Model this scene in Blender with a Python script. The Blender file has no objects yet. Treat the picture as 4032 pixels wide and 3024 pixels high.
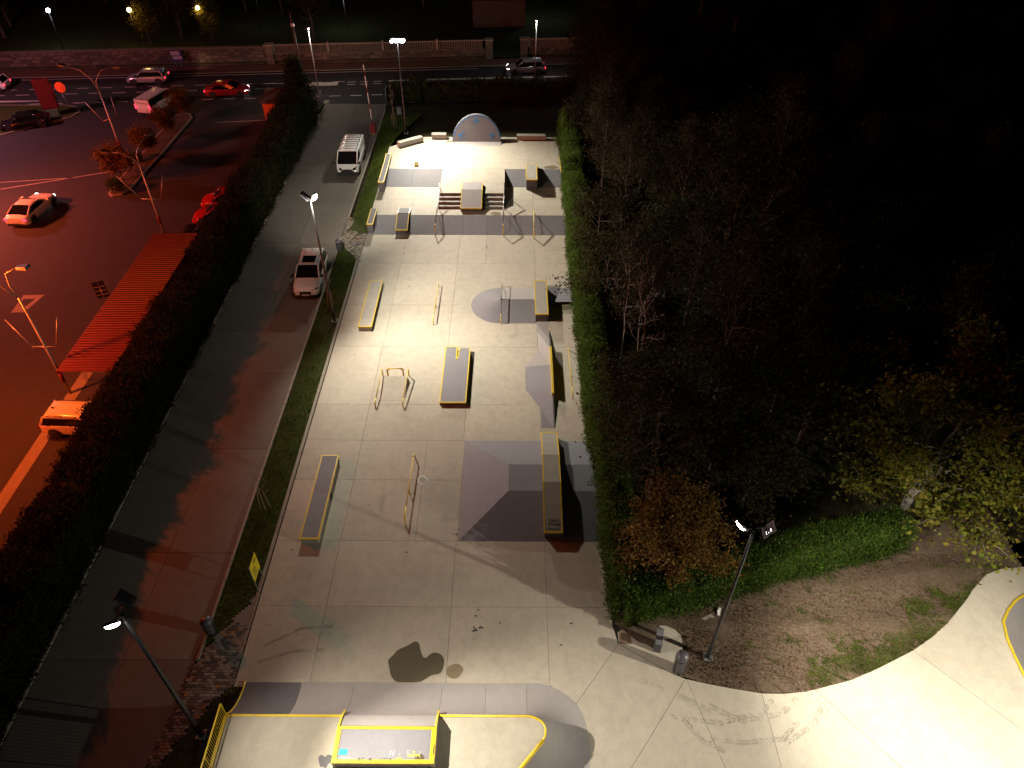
import bpy, bmesh, math, random
import numpy as np
from mathutils import Vector, Matrix
R = math.radians
sc = bpy.context.scene
COL = sc.collection
random.seed(7)

# ------------------------------------------------------------------ camera
cam_d = bpy.data.cameras.new('camera')
cam = bpy.data.objects.new('camera', cam_d); COL.objects.link(cam)
cam_d.sensor_width = 36.0; cam_d.lens = 25.772
cam_d.clip_start = 0.5; cam_d.clip_end = 900
_p, _r, _y = 0.732492516, 0.00286770017, -0.00293229269
_f = Vector((math.sin(_y)*math.cos(_p), math.cos(_y)*math.cos(_p), -math.sin(_p)))
_rt = Vector((math.cos(_y), -math.sin(_y), 0)); _up = _rt.cross(_f)
_r2 = _rt*math.cos(_r)+_up*math.sin(_r); _u2 = _up*math.cos(_r)-_rt*math.sin(_r)
cam.matrix_world = Matrix(((_r2.x, _u2.x, -_f.x, 0), (_r2.y, _u2.y, -_f.y, 0), (_r2.z, _u2.z, -_f.z, 30.0), (0, 0, 0, 1)))
sc.camera = cam

# ------------------------------------------------------------------ night sky
w = bpy.data.worlds.new('World'); sc.world = w; w.use_nodes = True
nt = w.node_tree; bg = nt.nodes['Background']
sky = nt.nodes.new('ShaderNodeTexSky'); sky.sky_type = 'NISHITA'; sky.sun_disc = False
sky.sun_elevation = R(-4); sky.sun_rotation = R(200)
nt.links.new(sky.outputs[0], bg.inputs[0]); bg.inputs[1].default_value = 0.06

vs = sc.view_settings
vs.view_transform = 'Standard'; vs.look = 'None'; vs.exposure = 0; vs.gamma = 1; vs.use_curve_mapping = False
sc.render.engine = 'CYCLES'
sc.cycles.use_denoising = True
sc.cycles.max_bounces = 5; sc.cycles.diffuse_bounces = 3; sc.cycles.glossy_bounces = 2
sc.cycles.transmission_bounces = 3; sc.cycles.transparent_max_bounces = 6
sc.cycles.sample_clamp_indirect = 3.0
sc.cycles.caustics_reflective = False; sc.cycles.caustics_refractive = False

# ------------------------------------------------------------------ lamps
def spot(loc, target, power, color=(1, .94, .84), size=120, blend=1.0, radius=.12):
    d = bpy.data.lights.new('lamp_light', 'SPOT'); d.energy = power; d.color = color
    d.spot_size = R(size); d.spot_blend = blend; d.shadow_soft_size = radius
    o = bpy.data.objects.new('lamp_light', d); COL.objects.link(o)
    o.location = loc; o.rotation_euler = (Vector(target)-Vector(loc)).to_track_quat('-Z', 'Y').to_euler()
    return o
def point(loc, power, color, radius=.15):
    d = bpy.data.lights.new('lamp_light', 'POINT'); d.energy = power; d.color = color; d.shadow_soft_size = radius
    o = bpy.data.objects.new('lamp_light', d); COL.objects.link(o); o.location = loc
    return o
WARM = (1, .93, .775); SOD = (1, .36, .07); RED = (1, .07, .03)
LAMPS = [
    # far mast, three floods over the upper deck
    ('spot', (-10.9, 69.1, 8.7), (-6.0, 61.5, 1.2), 85, .12, 8500, WARM),
    ('spot', (-10.5, 69.1, 8.7), (0, 58.0, 1.0), 90, .12, 14000, WARM),
    ('spot', (-10.1, 69.1, 8.7), (.5, 49, 0.0), 84, .12, 18500, WARM),
    ('spot', (-10.9, 69.1, 8.7), (-11.8, 57, 0.0), 80, .12, 4200, WARM),
    # mast beside the driveway
    ('spot', (-11.7, 39.5, 9.1), (-4.5, 31, 0), 98, .12, 9500, WARM),
    ('spot', (-11.7, 39.8, 9.1), (0, 41, 0), 108, .12, 11500, WARM),
    ('spot', (-12.85, 40.3, 8.9), (-14.6, 60, 0), 62, .12, 9000, WARM),
    ('point', (-12.0, 39.3, 8.8), None, 0, .12, 330, WARM),
    # nearest mast
    ('spot', (-12.1, 12.1, 8.95), (1.2, 9.6, 0), 56, .12, 21000, WARM),
    ('spot', (-12.1, 12.1, 8.95), (-4, 10.0, 0), 85, .12, 4600, WARM),
    # mast in the dirt bed: two heads
    ('spot', (8.05, 15.9, 9.05), (-3, 21, 0), 84, .12, 3400, WARM),
    ('spot', (9.3, 15.6, 9.05), (21, 13.5, 0), 105, .12, 11500, WARM),
    # next mast of the plaza, outside the picture
    ('spot', (24.5, 8.0, 9.0), (17.5, 13, 0), 105, .12, 13000, WARM),
    ('spot', (24.5, 8.0, 9.0), (9, 11.5, 0), 66, .12, 13000, WARM),
    # supermarket car park: sodium lantern of the near pole, red fascia, far lanterns
    ('point', (-29.2, 30.6, 8.9), None, 0, .2, 5800, (1, .13, .014)),
    ('spot', (-42, 20, 7), (-33, 31, 0), 135, 1.2, 20000, (1, .09, .012)),
    ('spot', (-50, 50, 9), (-38, 53, 0), 125, 1.0, 30000, (1, .12, .04)),
    ('point', (-56, 66, 10), None, 0, .6, 8000, (1, .33, .42)),
]
for typ, lo, ta, sz, ra, en, co in LAMPS:
    if typ == 'spot': spot(lo, ta, en, co, sz, 1.0, ra)
    else: point(lo, en, co, ra)

# ------------------------------------------------------------------ materials
MATS = {}
def nodes_mat(name):
    m = bpy.data.materials.new(name); m.use_nodes = True
    t = m.node_tree; b = t.nodes['Principled BSDF']
    MATS[name] = m
    return m, t, b
def N(t, typ, **kw):
    n = t.nodes.new(typ)
    for k_, v in kw.items(): setattr(n, k_, v)
    return n
def ramp(t, src, stops):
    r = N(t, 'ShaderNodeValToRGB'); el = r.color_ramp.elements
    while len(el) < len(stops): el.new(.5)
    for e, (p, c) in zip(el, stops): e.position = p; e.color = (*c, 1)
    t.links.new(src, r.inputs[0]); return r.outputs[0]
def noise(t, vec, scale, detail=4, rough=.6, dist=0):
    n = N(t, 'ShaderNodeTexNoise'); n.inputs['Scale'].default_value = scale; n.inputs['Detail'].default_value = detail
    n.inputs['Roughness'].default_value = rough; n.inputs['Distortion'].default_value = dist
    t.links.new(vec, n.inputs['Vector']); return n.outputs['Fac']
def mix(t, fac, a, b, mode='MIX'):
    m = N(t, 'ShaderNodeMix', data_type='RGBA', blend_type=mode)
    for s, v in ((0, fac), (6, a), (7, b)):
        if hasattr(v, 'links'): t.links.new(v, m.inputs[s])
        elif isinstance(v, (int, float)): m.inputs[s].default_value = v
        else: m.inputs[s].default_value = (*v, 1)
    return m.outputs[2]
def bump(t, b, h, s=.3, d=.01):
    n = N(t, 'ShaderNodeBump'); n.inputs['Strength'].default_value = s; n.inputs['Distance'].default_value = d
    t.links.new(h, n.inputs['Height']); t.links.new(n.outputs[0], b.inputs['Normal'])
def sc_(c, k): return tuple(x*k for x in c)

def concrete(name, c, var=.25, rough=.72, scale=.35, per_obj=.08, stains=.35):
    m, t, b = nodes_mat(name)
    pos = N(t, 'ShaderNodeNewGeometry').outputs['Position']
    big = noise(t, pos, scale, 5, .62, .6); mid = noise(t, pos, 2.2, 5, .65, .4); fine = noise(t, pos, 38, 2)
    col = ramp(t, big, [(.3, sc_(c, 1-var)), (.5, c), (.72, sc_(c, 1+var*.55))])
    col = mix(t, .55, col, ramp(t, mid, [(.32, sc_(c, 1-var*.9)), (.6, sc_(c, 1+var*.4))]))
    st = noise(t, pos, .8, 6, .7, 1.2)
    col = mix(t, ramp(t, st, [(.56, (0, 0, 0)), (.74, (stains,)*3)]), col, sc_(c, .55))
    sm = N(t, 'ShaderNodeMapping'); sm.inputs['Scale'].default_value = (2.4, .5, 1); t.links.new(pos, sm.inputs[0])
    sw = noise(t, sm.outputs[0], 1.1, 5, .65, 2.2)
    col = mix(t, ramp(t, sw, [(.5, (0, 0, 0)), (.68, (.3,)*3)]), col, sc_(c, .72))
    col = mix(t, .3, col, ramp(t, fine, [(.3, sc_(c, .7)), (.7, sc_(c, 1.25))]))
    oi = N(t, 'ShaderNodeObjectInfo').outputs['Random']
    col = mix(t, 1.0, col, ramp(t, oi, [(0, (1-per_obj,)*3), (1, (1+per_obj*.5,)*3)]), 'MULTIPLY')
    t.links.new(col, b.inputs['Base Color']); b.inputs['Roughness'].default_value = rough
    b.inputs['Specular IOR Level'].default_value = .3
    bump(t, b, fine, .25, .004)
    return m
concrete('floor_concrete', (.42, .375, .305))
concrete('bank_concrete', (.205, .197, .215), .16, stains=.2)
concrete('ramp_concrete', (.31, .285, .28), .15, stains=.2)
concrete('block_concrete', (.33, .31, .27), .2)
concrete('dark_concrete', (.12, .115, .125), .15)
concrete('drive_concrete', (.17, .145, .125), .3, per_obj=.18, stains=.6)
concrete('kerb_concrete', (.30, .26, .21), .3)
concrete('asphalt', (.048, .043, .043), .3, .8, stains=.5)
concrete('road_asphalt', (.045, .045, .05), .2, .75)
concrete('walk_tile', (.16, .085, .062), .25, .8)
concrete('stone', (.15, .125, .095), .5, .9, per_obj=.25, scale=1.5)
concrete('soil', (.085, .055, .034), .5, .95, scale=.5, stains=.6)

def simple(name, c, rough=.5, metal=0, spec=.5, emit=None, es=0, wear=None):
    m, t, b = nodes_mat(name)
    b.inputs['Base Color'].default_value = (*c, 1); b.inputs['Roughness'].default_value = rough
    b.inputs['Metallic'].default_value = metal; b.inputs['Specular IOR Level'].default_value = spec
    pos = N(t, 'ShaderNodeNewGeometry').outputs['Position']
    if wear:
        f = noise(t, pos, 7, 6, .75, .8)
        col = mix(t, ramp(t, f, [(.56, (0, 0, 0)), (.66, (.85,)*3)]), c, wear)
        t.links.new(col, b.inputs['Base Color'])
    else:
        f = noise(t, pos, 9, 4, .7)
        t.links.new(ramp(t, f, [(.3, sc_(c, .85)), (.7, sc_(c, 1.1))]), b.inputs['Base Color'])
    if emit:
        b.inputs['Emission Color'].default_value = (*emit, 1); b.inputs['Emission Strength'].default_value = es
    return m
simple('yellow_paint', (.62, .44, .015), .45, wear=(.35, .26, .08))
simple('worn_steel', (.16, .15, .14), .4, .7)
simple('yellow_worn', (.5, .37, .03), .45, wear=(.13, .11, .09))
simple('black_steel', (.028, .026, .026), .45)
simple('galv_steel', (.35, .35, .36), .45, .6)
simple('grey_plastic', (.07, .07, .08), .45)
simple('lamp_glow', (.9, .9, .9), .4, emit=(1, .97, .95), es=60)
simple('lamp_glow_soft', (.9, .9, .9), .4, emit=(1, .9, 1), es=14)
simple('lamp_glow_blue', (.9, .9, .9), .4, emit=(.75, .85, 1), es=30)
simple('lamp_glow_amber', (.9, .9, .9), .4, emit=(1, .62, .22), es=30)
simple('head_glow', (.9, .9, .9), .4, emit=(.95, .95, 1), es=9)
simple('tail_glow', (.5, .01, .02), .4, emit=(1, .03, .07), es=4)
simple('tail_red', (.3, .01, .01), .3)
simple('sign_glow', (.6, .05, .02), .4, emit=(1, .045, .012), es=.55)
simple('white_paint', (.8, .8, .78), .35)
simple('road_paint', (.66, .64, .58), .7, wear=(.4, .38, .34))
simple('lot_paint', (.35, .31, .27), .8, wear=(.12, .1, .09))
simple('car_white', (.76, .76, .75), .22)
simple('car_red', (.42, .012, .012), .2)
simple('car_black', (.012, .012, .014), .15)
simple('car_grey', (.25, .26, .29), .22, .4)
simple('car_silver', (.5, .52, .56), .22, .4)
simple('car_blue_dark', (.02, .022, .04), .15)
simple('glass_dark', (.008, .008, .009), .07, spec=.6)
simple('rubber', (.018, .018, .018), .8)
simple('alloy', (.42, .42, .44), .3, .8)
simple('trim_black', (.015, .015, .016), .5)
simple('plate_white', (.6, .6, .6), .4)
simple('red_roof', (.13, .012, .007), .45)
simple('barrier_red', (.25, .02, .025), .5)
simple('stripe_red', (.16, .01, .012), .5)
simple('blue_print', (.02, .25, .62), .6)
simple('cyan_print', (.0, .42, .68), .6)
simple('sign_yellow', (.72, .58, .01), .5)
simple('ink_black', (.02, .02, .022), .6)
simple('ink_white', (.42, .39, .44), .6)
simple('ink_yellow', (.72, .62, .03), .6)
simple('sign_blue', (.03, .05, .22), .4)
simple('sign_white', (.4, .38, .45), .4)
simple('wet_concrete', (.10, .083, .055), .32)
simple('wet_light', (.22, .175, .11), .35)
simple('bark', (.07, .056, .042), .9)
simple('bark_pale', (.24, .215, .18), .85)
simple('wood_stake', (.22, .16, .09), .85)
simple('orange_lit_wall', (.55, .16, .05), .8)  # orange lamplight on the hut put into its wall colour
simple('plinth_green', (.12, .2, .14), .6)
simple('litter', (.55, .53, .5), .7)
simple('tyre_mark', (.29, .255, .205), .8)
simple('rust_tile', (.16, .105, .06), .7, wear=(.10, .06, .035))
simple('roof_tile', (.07, .03, .022), .9)
simple('joint_base', (.03, .028, .025), .95)  # dark base that shows through the gaps between slabs

def leafmat(name, cols, trans=.35):
    m, t, b = nodes_mat(name)
    g = N(t, 'ShaderNodeNewGeometry')
    f = g.outputs['Random Per Island']
    st = [(i/(max(1, len(cols)-1)), c) for i, c in enumerate(cols)]
    col = ramp(t, f, st)
    big = noise(t, g.outputs['Position'], .9, 3)
    col = mix(t, 1.0, col, ramp(t, big, [(.32, (.55,)*3), (.68, (1.25,)*3)]), 'MULTIPLY')
    t.links.new(col, b.inputs['Base Color']); b.inputs['Roughness'].default_value = .6
    b.inputs['Specular IOR Level'].default_value = .04
    tr = N(t, 'ShaderNodeBsdfTranslucent'); t.links.new(col, tr.inputs[0])
    ms = N(t, 'ShaderNodeMixShader'); ms.inputs[0].default_value = trans
    t.links.new(b.outputs[0], ms.inputs[1]); t.links.new(tr.outputs[0], ms.inputs[2])
    t.links.new(ms.outputs[0], t.nodes['Material Output'].inputs[0])
    return m
leafmat('conifer', [(.03, .06, .012), (.055, .11, .018), (.085, .15, .022), (.12, .14, .03)])
leafmat('conifer_dry', [(.018, .02, .010), (.03, .032, .012), (.042, .04, .016), (.028, .04, .012)])
leafmat('autumn', [(.14, .068, .02), (.19, .098, .026), (.12, .085, .026), (.24, .14, .034)])
leafmat('maple', [(.10, .12, .016), (.15, .16, .022), (.18, .13, .025), (.08, .10, .018)])
leafmat('oak', [(.024, .026, .010), (.038, .037, .014), (.05, .034, .013), (.024, .034, .010)])
leafmat('birch_leaf', [(.05, .036, .018), (.036, .028, .015), (.06, .048, .018)])
leafmat('grass_blade', [(.06, .11, .012), (.10, .16, .018), (.14, .19, .026), (.12, .12, .035)], .3)
leafmat('grass_dark', [(.04, .06, .018), (.06, .075, .02), (.05, .05, .02)], .25)
leafmat('litter_leaf', [(.10, .045, .025), (.14, .075, .035), (.075, .045, .028), (.17, .11, .065)], .15)
leafmat('shrub_orange', [(.20, .12, .02), (.26, .15, .03), (.12, .10, .02)])
M = MATS

def ground_mat(name, a, bcol, scale=.6):
    m, t, b = nodes_mat(name)
    pos = N(t, 'ShaderNodeNewGeometry').outputs['Position']
    f1 = noise(t, pos, scale, 6, .65, .5); f2 = noise(t, pos, 9, 5, .75)
    col = ramp(t, f1, [(.35, a), (.62, bcol)])
    col = mix(t, .6, col, ramp(t, f2, [(.25, sc_(a, .4)), (.5, a), (.75, sc_(bcol, 1.5))]))
    t.links.new(col, b.inputs['Base Color']); b.inputs['Roughness'].default_value = .95
    b.inputs['Specular IOR Level'].default_value = .1
    bump(t, b, f2, .8, .05)
    return m
ground_mat('lawn_soil', (.045, .05, .018), (.06, .075, .02))
ground_mat('dirt', (.085, .058, .04), (.15, .11, .078), .5)
ground_mat('wild_ground', (.03, .03, .015), (.05, .04, .02))

def paver_mat():
    m, t, b = nodes_mat('paver')
    oi = N(t, 'ShaderNodeObjectInfo').outputs['Random']
    r = N(t, 'ShaderNodeValToRGB'); r.color_ramp.interpolation = 'CONSTANT'
    el = r.color_ramp.elements
    cs = [(0, (.25, .21, .17)), (.34, (.10, .075, .06)), (.55, (.19, .14, .11)), (.72, (.07, .06, .06)), (.88, (.29, .24, .19)), (.96, (.34, .17, .05))]
    while len(el) < len(cs): el.new(.5)
    for e, (p, c) in zip(el, cs): e.position = p; e.color = (*c, 1)
    t.links.new(oi, r.inputs[0])
    pos = N(t, 'ShaderNodeNewGeometry').outputs['Position']
    f = noise(t, pos, 14, 4, .7)
    t.links.new(mix(t, 1.0, r.outputs[0], ramp(t, f, [(.3, (.7,)*3), (.7, (1.15,)*3)]), 'MULTIPLY'), b.inputs['Base Color'])
    b.inputs['Roughness'].default_value = .85
paver_mat()

# ------------------------------------------------------------------ object helpers
def tag(o, label=None, cat=None, group=None, kind=None):
    if label: o['label'] = label
    if cat: o['category'] = cat
    if group: o['group'] = group
    if kind: o['kind'] = kind
    return o
def thing(name, label, cat, loc=(0, 0, 0), rz=0, group=None):
    o = bpy.data.objects.new(name, None); COL.objects.link(o)
    o.location = loc; o.rotation_euler = (0, 0, rz); o.empty_display_size = .2
    return tag(o, label, cat, group)
def link_mesh(name, me, parent=None, loc=None):
    o = bpy.data.objects.new(name, me); COL.objects.link(o)
    if parent: o.parent = parent
    if loc is not None: o.location = loc
    return o
def copy_tree(o, parent=None):
    c = o.copy(); COL.objects.link(c)
    if parent: c.parent = parent
    for ch in list(o.children): copy_tree(ch, c)
    return c

class MB:
    def __init__(s): s.v = []; s.f = []; s.sm = []
    def add(s, vs, fs, smooth=False):
        n = len(s.v); s.v += [tuple(p) for p in vs]
        s.f += [tuple(i+n for i in f) for f in fs]; s.sm += [smooth]*len(fs); return s
    def box(s, x0, x1, y0, y1, z0, z1):
        vs = [(x, y, z) for z in (z0, z1) for y in (y0, y1) for x in (x0, x1)]
        return s.add(vs, [(0, 2, 3, 1), (4, 5, 7, 6), (0, 1, 5, 4), (2, 6, 7, 3), (0, 4, 6, 2), (1, 3, 7, 5)])
    def cbox(s, cx, cy, cz, sx, sy, sz): return s.box(cx-sx/2, cx+sx/2, cy-sy/2, cy+sy/2, cz-sz/2, cz+sz/2)
    def bevbox(s, x0, x1, y0, y1, z0, z1, b=.02):
        # box with chamfered top edge
        vs = [(x0, y0, z0), (x1, y0, z0), (x1, y1, z0), (x0, y1, z0), (x0, y0, z1-b), (x1, y0, z1-b), (x1, y1, z1-b), (x0, y1, z1-b),
              (x0+b, y0+b, z1), (x1-b, y0+b, z1), (x1-b, y1-b, z1), (x0+b, y1-b, z1)]
        return s.add(vs, [(0, 3, 2, 1), (0, 1, 5, 4), (1, 2, 6, 5), (2, 3, 7, 6), (3, 0, 4, 7), (4, 5, 9, 8), (5, 6, 10, 9), (6, 7, 11, 10), (7, 4, 8, 11), (8, 9, 10, 11)])
    def prism_z(s, poly, z0, z1):
        n = len(poly); a = sum(poly[i][0]*poly[(i+1) % n][1]-poly[(i+1) % n][0]*poly[i][1] for i in range(n))
        if a < 0: poly = poly[::-1]
        vs = [(x, y, z0) for x, y in poly]+[(x, y, z1) for x, y in poly]
        return s.add(vs, [tuple(range(n))[::-1], tuple(range(n, 2*n))]+[(i, (i+1) % n, n+(i+1) % n, n+i) for i in range(n)])
    def prism_x(s, poly, x0, x1):   # poly in (y,z)
        n = len(poly)
        vs = [(x0, y, z) for y, z in poly]+[(x1, y, z) for y, z in poly]
        return s.add(vs, [tuple(range(n)), tuple(range(n, 2*n))[::-1]]+[(i, n+i, n+(i+1) % n, (i+1) % n) for i in range(n)])
    def prism_y(s, poly, y0, y1):   # poly in (x,z)
        n = len(poly)
        vs = [(x, y0, z) for x, z in poly]+[(x, y1, z) for x, z in poly]
        return s.add(vs, [tuple(range(n))[::-1], tuple(range(n, 2*n))]+[(i, (i+1) % n, n+(i+1) % n, n+i) for i in range(n)])
    def tube(s, pts, r, n=8, cap=True, smooth=True):
        pts = [Vector(p) for p in pts]; rs = r if isinstance(r, (list, tuple)) else [r]*len(pts)
        rings = []; base = len(s.v)
        ref = None
        for i, p in enumerate(pts):
            d = (pts[min(i+1, len(pts)-1)]-pts[max(i-1, 0)]).normalized()
            if ref is None: ref = Vector((0, 0, 1)) if abs(d.z) < .9 else Vector((1, 0, 0))
            a = d.cross(ref); 
            if a.length < 1e-4: a = d.orthogonal()
            a.normalize(); b = a.cross(d).normalized(); ref = b
            for j in range(n):
                t_ = 2*math.pi*(j+.5)/n
                s.v.append(tuple(p+(a*math.cos(t_)+b*math.sin(t_))*rs[i]))
        for i in range(len(pts)-1):
            for j in range(n):
                s.f.append((base+i*n+j, base+i*n+(j+1) % n, base+(i+1)*n+(j+1) % n, base+(i+1)*n+j)); s.sm.append(smooth)
        if cap:
            s.f.append(tuple(base+j for j in range(n))[::-1]); s.sm.append(False)
            s.f.append(tuple(base+(len(pts)-1)*n+j for j in range(n))); s.sm.append(False)
        return s
    def lathe(s, prof, cx=0, cy=0, cz=0, n=16, axis='z', smooth=True):
        base = len(s.v)
        for r, h in prof:
            for j in range(n):
                t_ = 2*math.pi*j/n; c, q = r*math.cos(t_), r*math.sin(t_)
                s.v.append((cx+c, cy+q, cz+h) if axis == 'z' else (cx+c, cy+h, cz+q))
        for i in range(len(prof)-1):
            for j in range(n):
                q = (base+i*n+j, base+i*n+(j+1) % n, base+(i+1)*n+(j+1) % n, base+(i+1)*n+j)
                s.f.append(q if axis == 'z' else q[::-1]); s.sm.append(smooth)
        return s
    def disc(s, cx, cy, z, r, n=20, wob=0, sx=1, sy=1, seed=0):
        rr = random.Random(seed)
        ph = [rr.uniform(0, 6.28) for _ in range(3)]
        vs = []
        for j in range(n):
            t_ = 2*math.pi*j/n
            q = r*(1+wob*(math.sin(2*t_+ph[0])+.6*math.sin(3*t_+ph[1])+.4*math.sin(5*t_+ph[2])))
            vs.append((cx+q*math.cos(t_)*sx, cy+q*math.sin(t_)*sy, z))
        return s.add(vs, [tuple(range(n))])
    def grid(s, P, smooth=True):  # P[i][j] points
        n, m = len(P), len(P[0]); base = len(s.v)
        for row in P: s.v += [tuple(p) for p in row]
        for i in range(n-1):
            for j in range(m-1):
                s.f.append((base+i*m+j, base+i*m+j+1, base+(i+1)*m+j+1, base+(i+1)*m+j)); s.sm.append(smooth)
        return s
    def mesh(s, name, mat):
        me = bpy.data.meshes.new(name); me.from_pydata(s.v, [], s.f)
        me.polygons.foreach_set('use_smooth', s.sm)
        me.materials.append(MATS[mat] if isinstance(mat, str) else mat); me.update()
        return me
    def build(s, name, mat, parent=None, loc=None): return link_mesh(name, s.mesh(name, mat), parent, loc)
def mb(): return MB()
def fixnormals(o):
    bm = bmesh.new(); bm.from_mesh(o.data); bmesh.ops.recalc_face_normals(bm, faces=bm.faces); bm.to_mesh(o.data); bm.free(); return o

def leaf_mesh(name, C, Nrm, size, aspect, mat, rng, droop=0):
    """N rhombic leaves; C centres (N,3), Nrm preferred growth direction (N,3)"""
    n = len(C)
    d = Nrm + rng.normal(0, .55, (n, 3)); d[:, 2] -= droop; d /= np.linalg.norm(d, axis=1)[:, None]+1e-9
    r = rng.normal(0, 1, (n, 3)); a = np.cross(d, r); a /= np.linalg.norm(a, axis=1)[:, None]+1e-9
    L = (size*rng.uniform(.6, 1.35, n))[:, None]; W = L*aspect
    fold = np.cross(a, d)*W*.25
    V = np.stack([C-d*L*.5, C+a*W*.5+fold, C+d*L*.5, C-a*W*.5+fold], 1).reshape(-1, 3)
    me = bpy.data.meshes.new(name)
    me.vertices.add(4*n); me.vertices.foreach_set('co', V.astype(np.float32).ravel())
    me.loops.add(4*n); me.loops.foreach_set('vertex_index', np.arange(4*n, dtype=np.int32))
    me.polygons.add(n); me.polygons.foreach_set('loop_start', np.arange(0, 4*n, 4, dtype=np.int32))
    me.update(calc_edges=True); me.materials.append(MATS[mat])
    return me

# ================================================================== SETTING
def inset(poly, g):
    n = len(poly)
    if sum(poly[i][0]*poly[(i+1) % n][1]-poly[(i+1) % n][0]*poly[i][1] for i in range(n)) < 0: poly = poly[::-1]
    out = []
    for i in range(n):
        p0, p1, p2 = (Vector(poly[(i+k_-1) % n]) for k_ in range(3))
        d1 = (p1-p0).normalized(); d2 = (p2-p1).normalized()
        n1 = Vector((-d1.y, d1.x)); n2 = Vector((-d2.y, d2.x))
        b = (n1+n2); 
        if b.length < 1e-6: b = n1
        b.normalize(); k_ = g/max(.35, b.dot(n1))
        out.append((p1.x+b.x*k_, p1.y+b.y*k_))
    return out
def slab(parent, poly, z1, mat, gap=.007, th=.1, name='slab'):
    return mb().prism_z(inset(poly, gap), z1-th, z1).build(name, mat, parent)

# terrain: one sheet to the horizon, climbing to the right-hand terrace behind the hedge
def ground_z(x, y):
    t_ = max(0, min(1, (y-50)/10)); s_ = max(0, min(1, (x+11.5)/1.0)); u_ = 1-max(0, min(1, (y-67)/7))
    return -.16+1.2*t_*s_*u_*(1 if x > -11.5 else 0)
xs = [-400, -200, -110, -80]+[-60+3*i for i in range(16)]+[-12.5, -11.55, -11, -9, -6, -3, 0, 3, 4.6, 6]+[9+4*i for i in range(16)]+[90, 140, 220, 400]
ys = [-150, -40, 0, 5, 10, 14]+[18+4*i for i in range(8)]+[50, 52, 54, 56, 58, 60, 62, 64, 66, 67, 69, 71, 74, 78, 86, 100, 130, 180, 260, 420]
tag(mb().grid([[(x, y, ground_z(x, y)-(.75 if -12.6 < x < 5.5 and 49.9 < y < 66.8 else 0)) for x in xs] for y in ys]).build('ground', 'wild_ground'), kind='structure')

# -- concrete floor of the skate park, cast in bays
floor = mb().prism_z([(-11.72, 14.4), (-11.72, 51.0), (4.9, 51.0), (4.9, 14.4)], -.15, -.035).build('skatepark_floor', 'joint_base')
tag(floor, kind='structure')
rows = [14.52, 18.1, 21.73, 25.66, 28.56, 31.5, 36.92, 41.55, 46.8, 50.97]
XL, XR = -11.66, 4.85
for i in range(9):
    y0, y1 = rows[i], rows[i+1]
    cols = [XL, -8.52, -2.8, 1.57, XR] if y1 < 37 else ([XL, -8.48, -4.26, 1.55, XR] if y1 < 47 else [XL, -8.46, -4.26, -2.15, 1.55, XR])
    if i in (2, 3): cols = [XL, -8.52, -4.83, -2.74, 1.57, XR]
    for a, b in zip(cols[:-1], cols[1:]):
        if i == 0 and b == XR:
            slab(floor, [(1.57, 14.45), (2.66, 13.68), (4.65, 16.33), (4.5, 17.2), (4.5, 18.1), (1.57, 18.1)], 0, 'floor_concrete'); continue
        slab(floor, [(a, y0), (b, y0), (b, y1), (a, y1)], 0, 'floor_concrete')
slab(floor, [(-11.66, 14.3), (1.57, 14.3), (1.57, 14.52), (-11.66, 14.52)], -.002, 'floor_concrete', 0)
tag(mb().box(-11.9, -11.73, 14.6, 51, -.2, -.012).build('floor_edge', 'kerb_concrete'), kind='structure')

# -- curved plaza on the right, radial joints
plaza = mb().prism_z([(4.6, 16.3), (7.2, 14.75), (10.4, 14.08), (14.2, 14.6), (17.5, 16.0), (21, 18.5), (21.4, 14), (21.4, 3.2), (-1.5, 3.2), (-1.5, 12), (2.6, 13.6)], -.15, -.035).build('plaza_floor', 'joint_base')
tag(plaza, kind='structure')
for poly in ([(4.65, 16.33), (6.73, 15.03), (7.33, 14.75), (4.63, 11.17), (1.5, 7.02), (-1.5, 8.5), (2.66, 13.68)],
             [(7.33, 14.75), (7.36, 14.75), (8.27, 11.19), (9.6, 6.0), (1.5, 6), (1.5, 7.02), (4.63, 11.17)],
             [(7.36, 14.75), (8.16, 14.56), (9.3, 14.33), (10.41, 14.15), (10.5, 5), (9.7, 5.6)],
             [(10.41, 14.15), (11.4, 14.15), (12.27, 14.24), (12.68, 14.33), (15.11, 11.23), (18.6, 6.8), (10.5, 5)],
             [(12.68, 14.33), (14.24, 14.73), (15.2, 15.08), (16.17, 15.5), (17.49, 16.1), (20.56, 12.66), (26, 6.6), (18.6, 6.8)],
             [(17.49, 16.1), (18.6, 16.75), (19.57, 17.43), (21.0, 18.65), (21.44, 19.1), (22.15, 18.45), (22.6, 18.12), (22.1, 17.52), (21.86, 16.64), (21.78, 15.87), (21.74, 15), (21.9, 13.6), (22.6, 12.3), (24.5, 11), (27, 10.4), (26, 6.6), (20.56, 12.66)],
             [(21.44, 19.1), (22.44, 19.95), (23.31, 20.28), (24.54, 20.42), (30, 20.6), (30, 20.0), (26.5, 19.75), (25, 19.4), (23.72, 18.87), (23.15, 18.56), (22.62, 18.14), (22.15, 18.45)],
             [(1.5, 6), (9.6, 6), (10.5, 5), (18.6, 6.8), (26, 6.6), (30, 6.6), (30, 3.3), (1.5, 3.3)]):
    slab(plaza, poly, 0, 'floor_concrete', .008)

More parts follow.
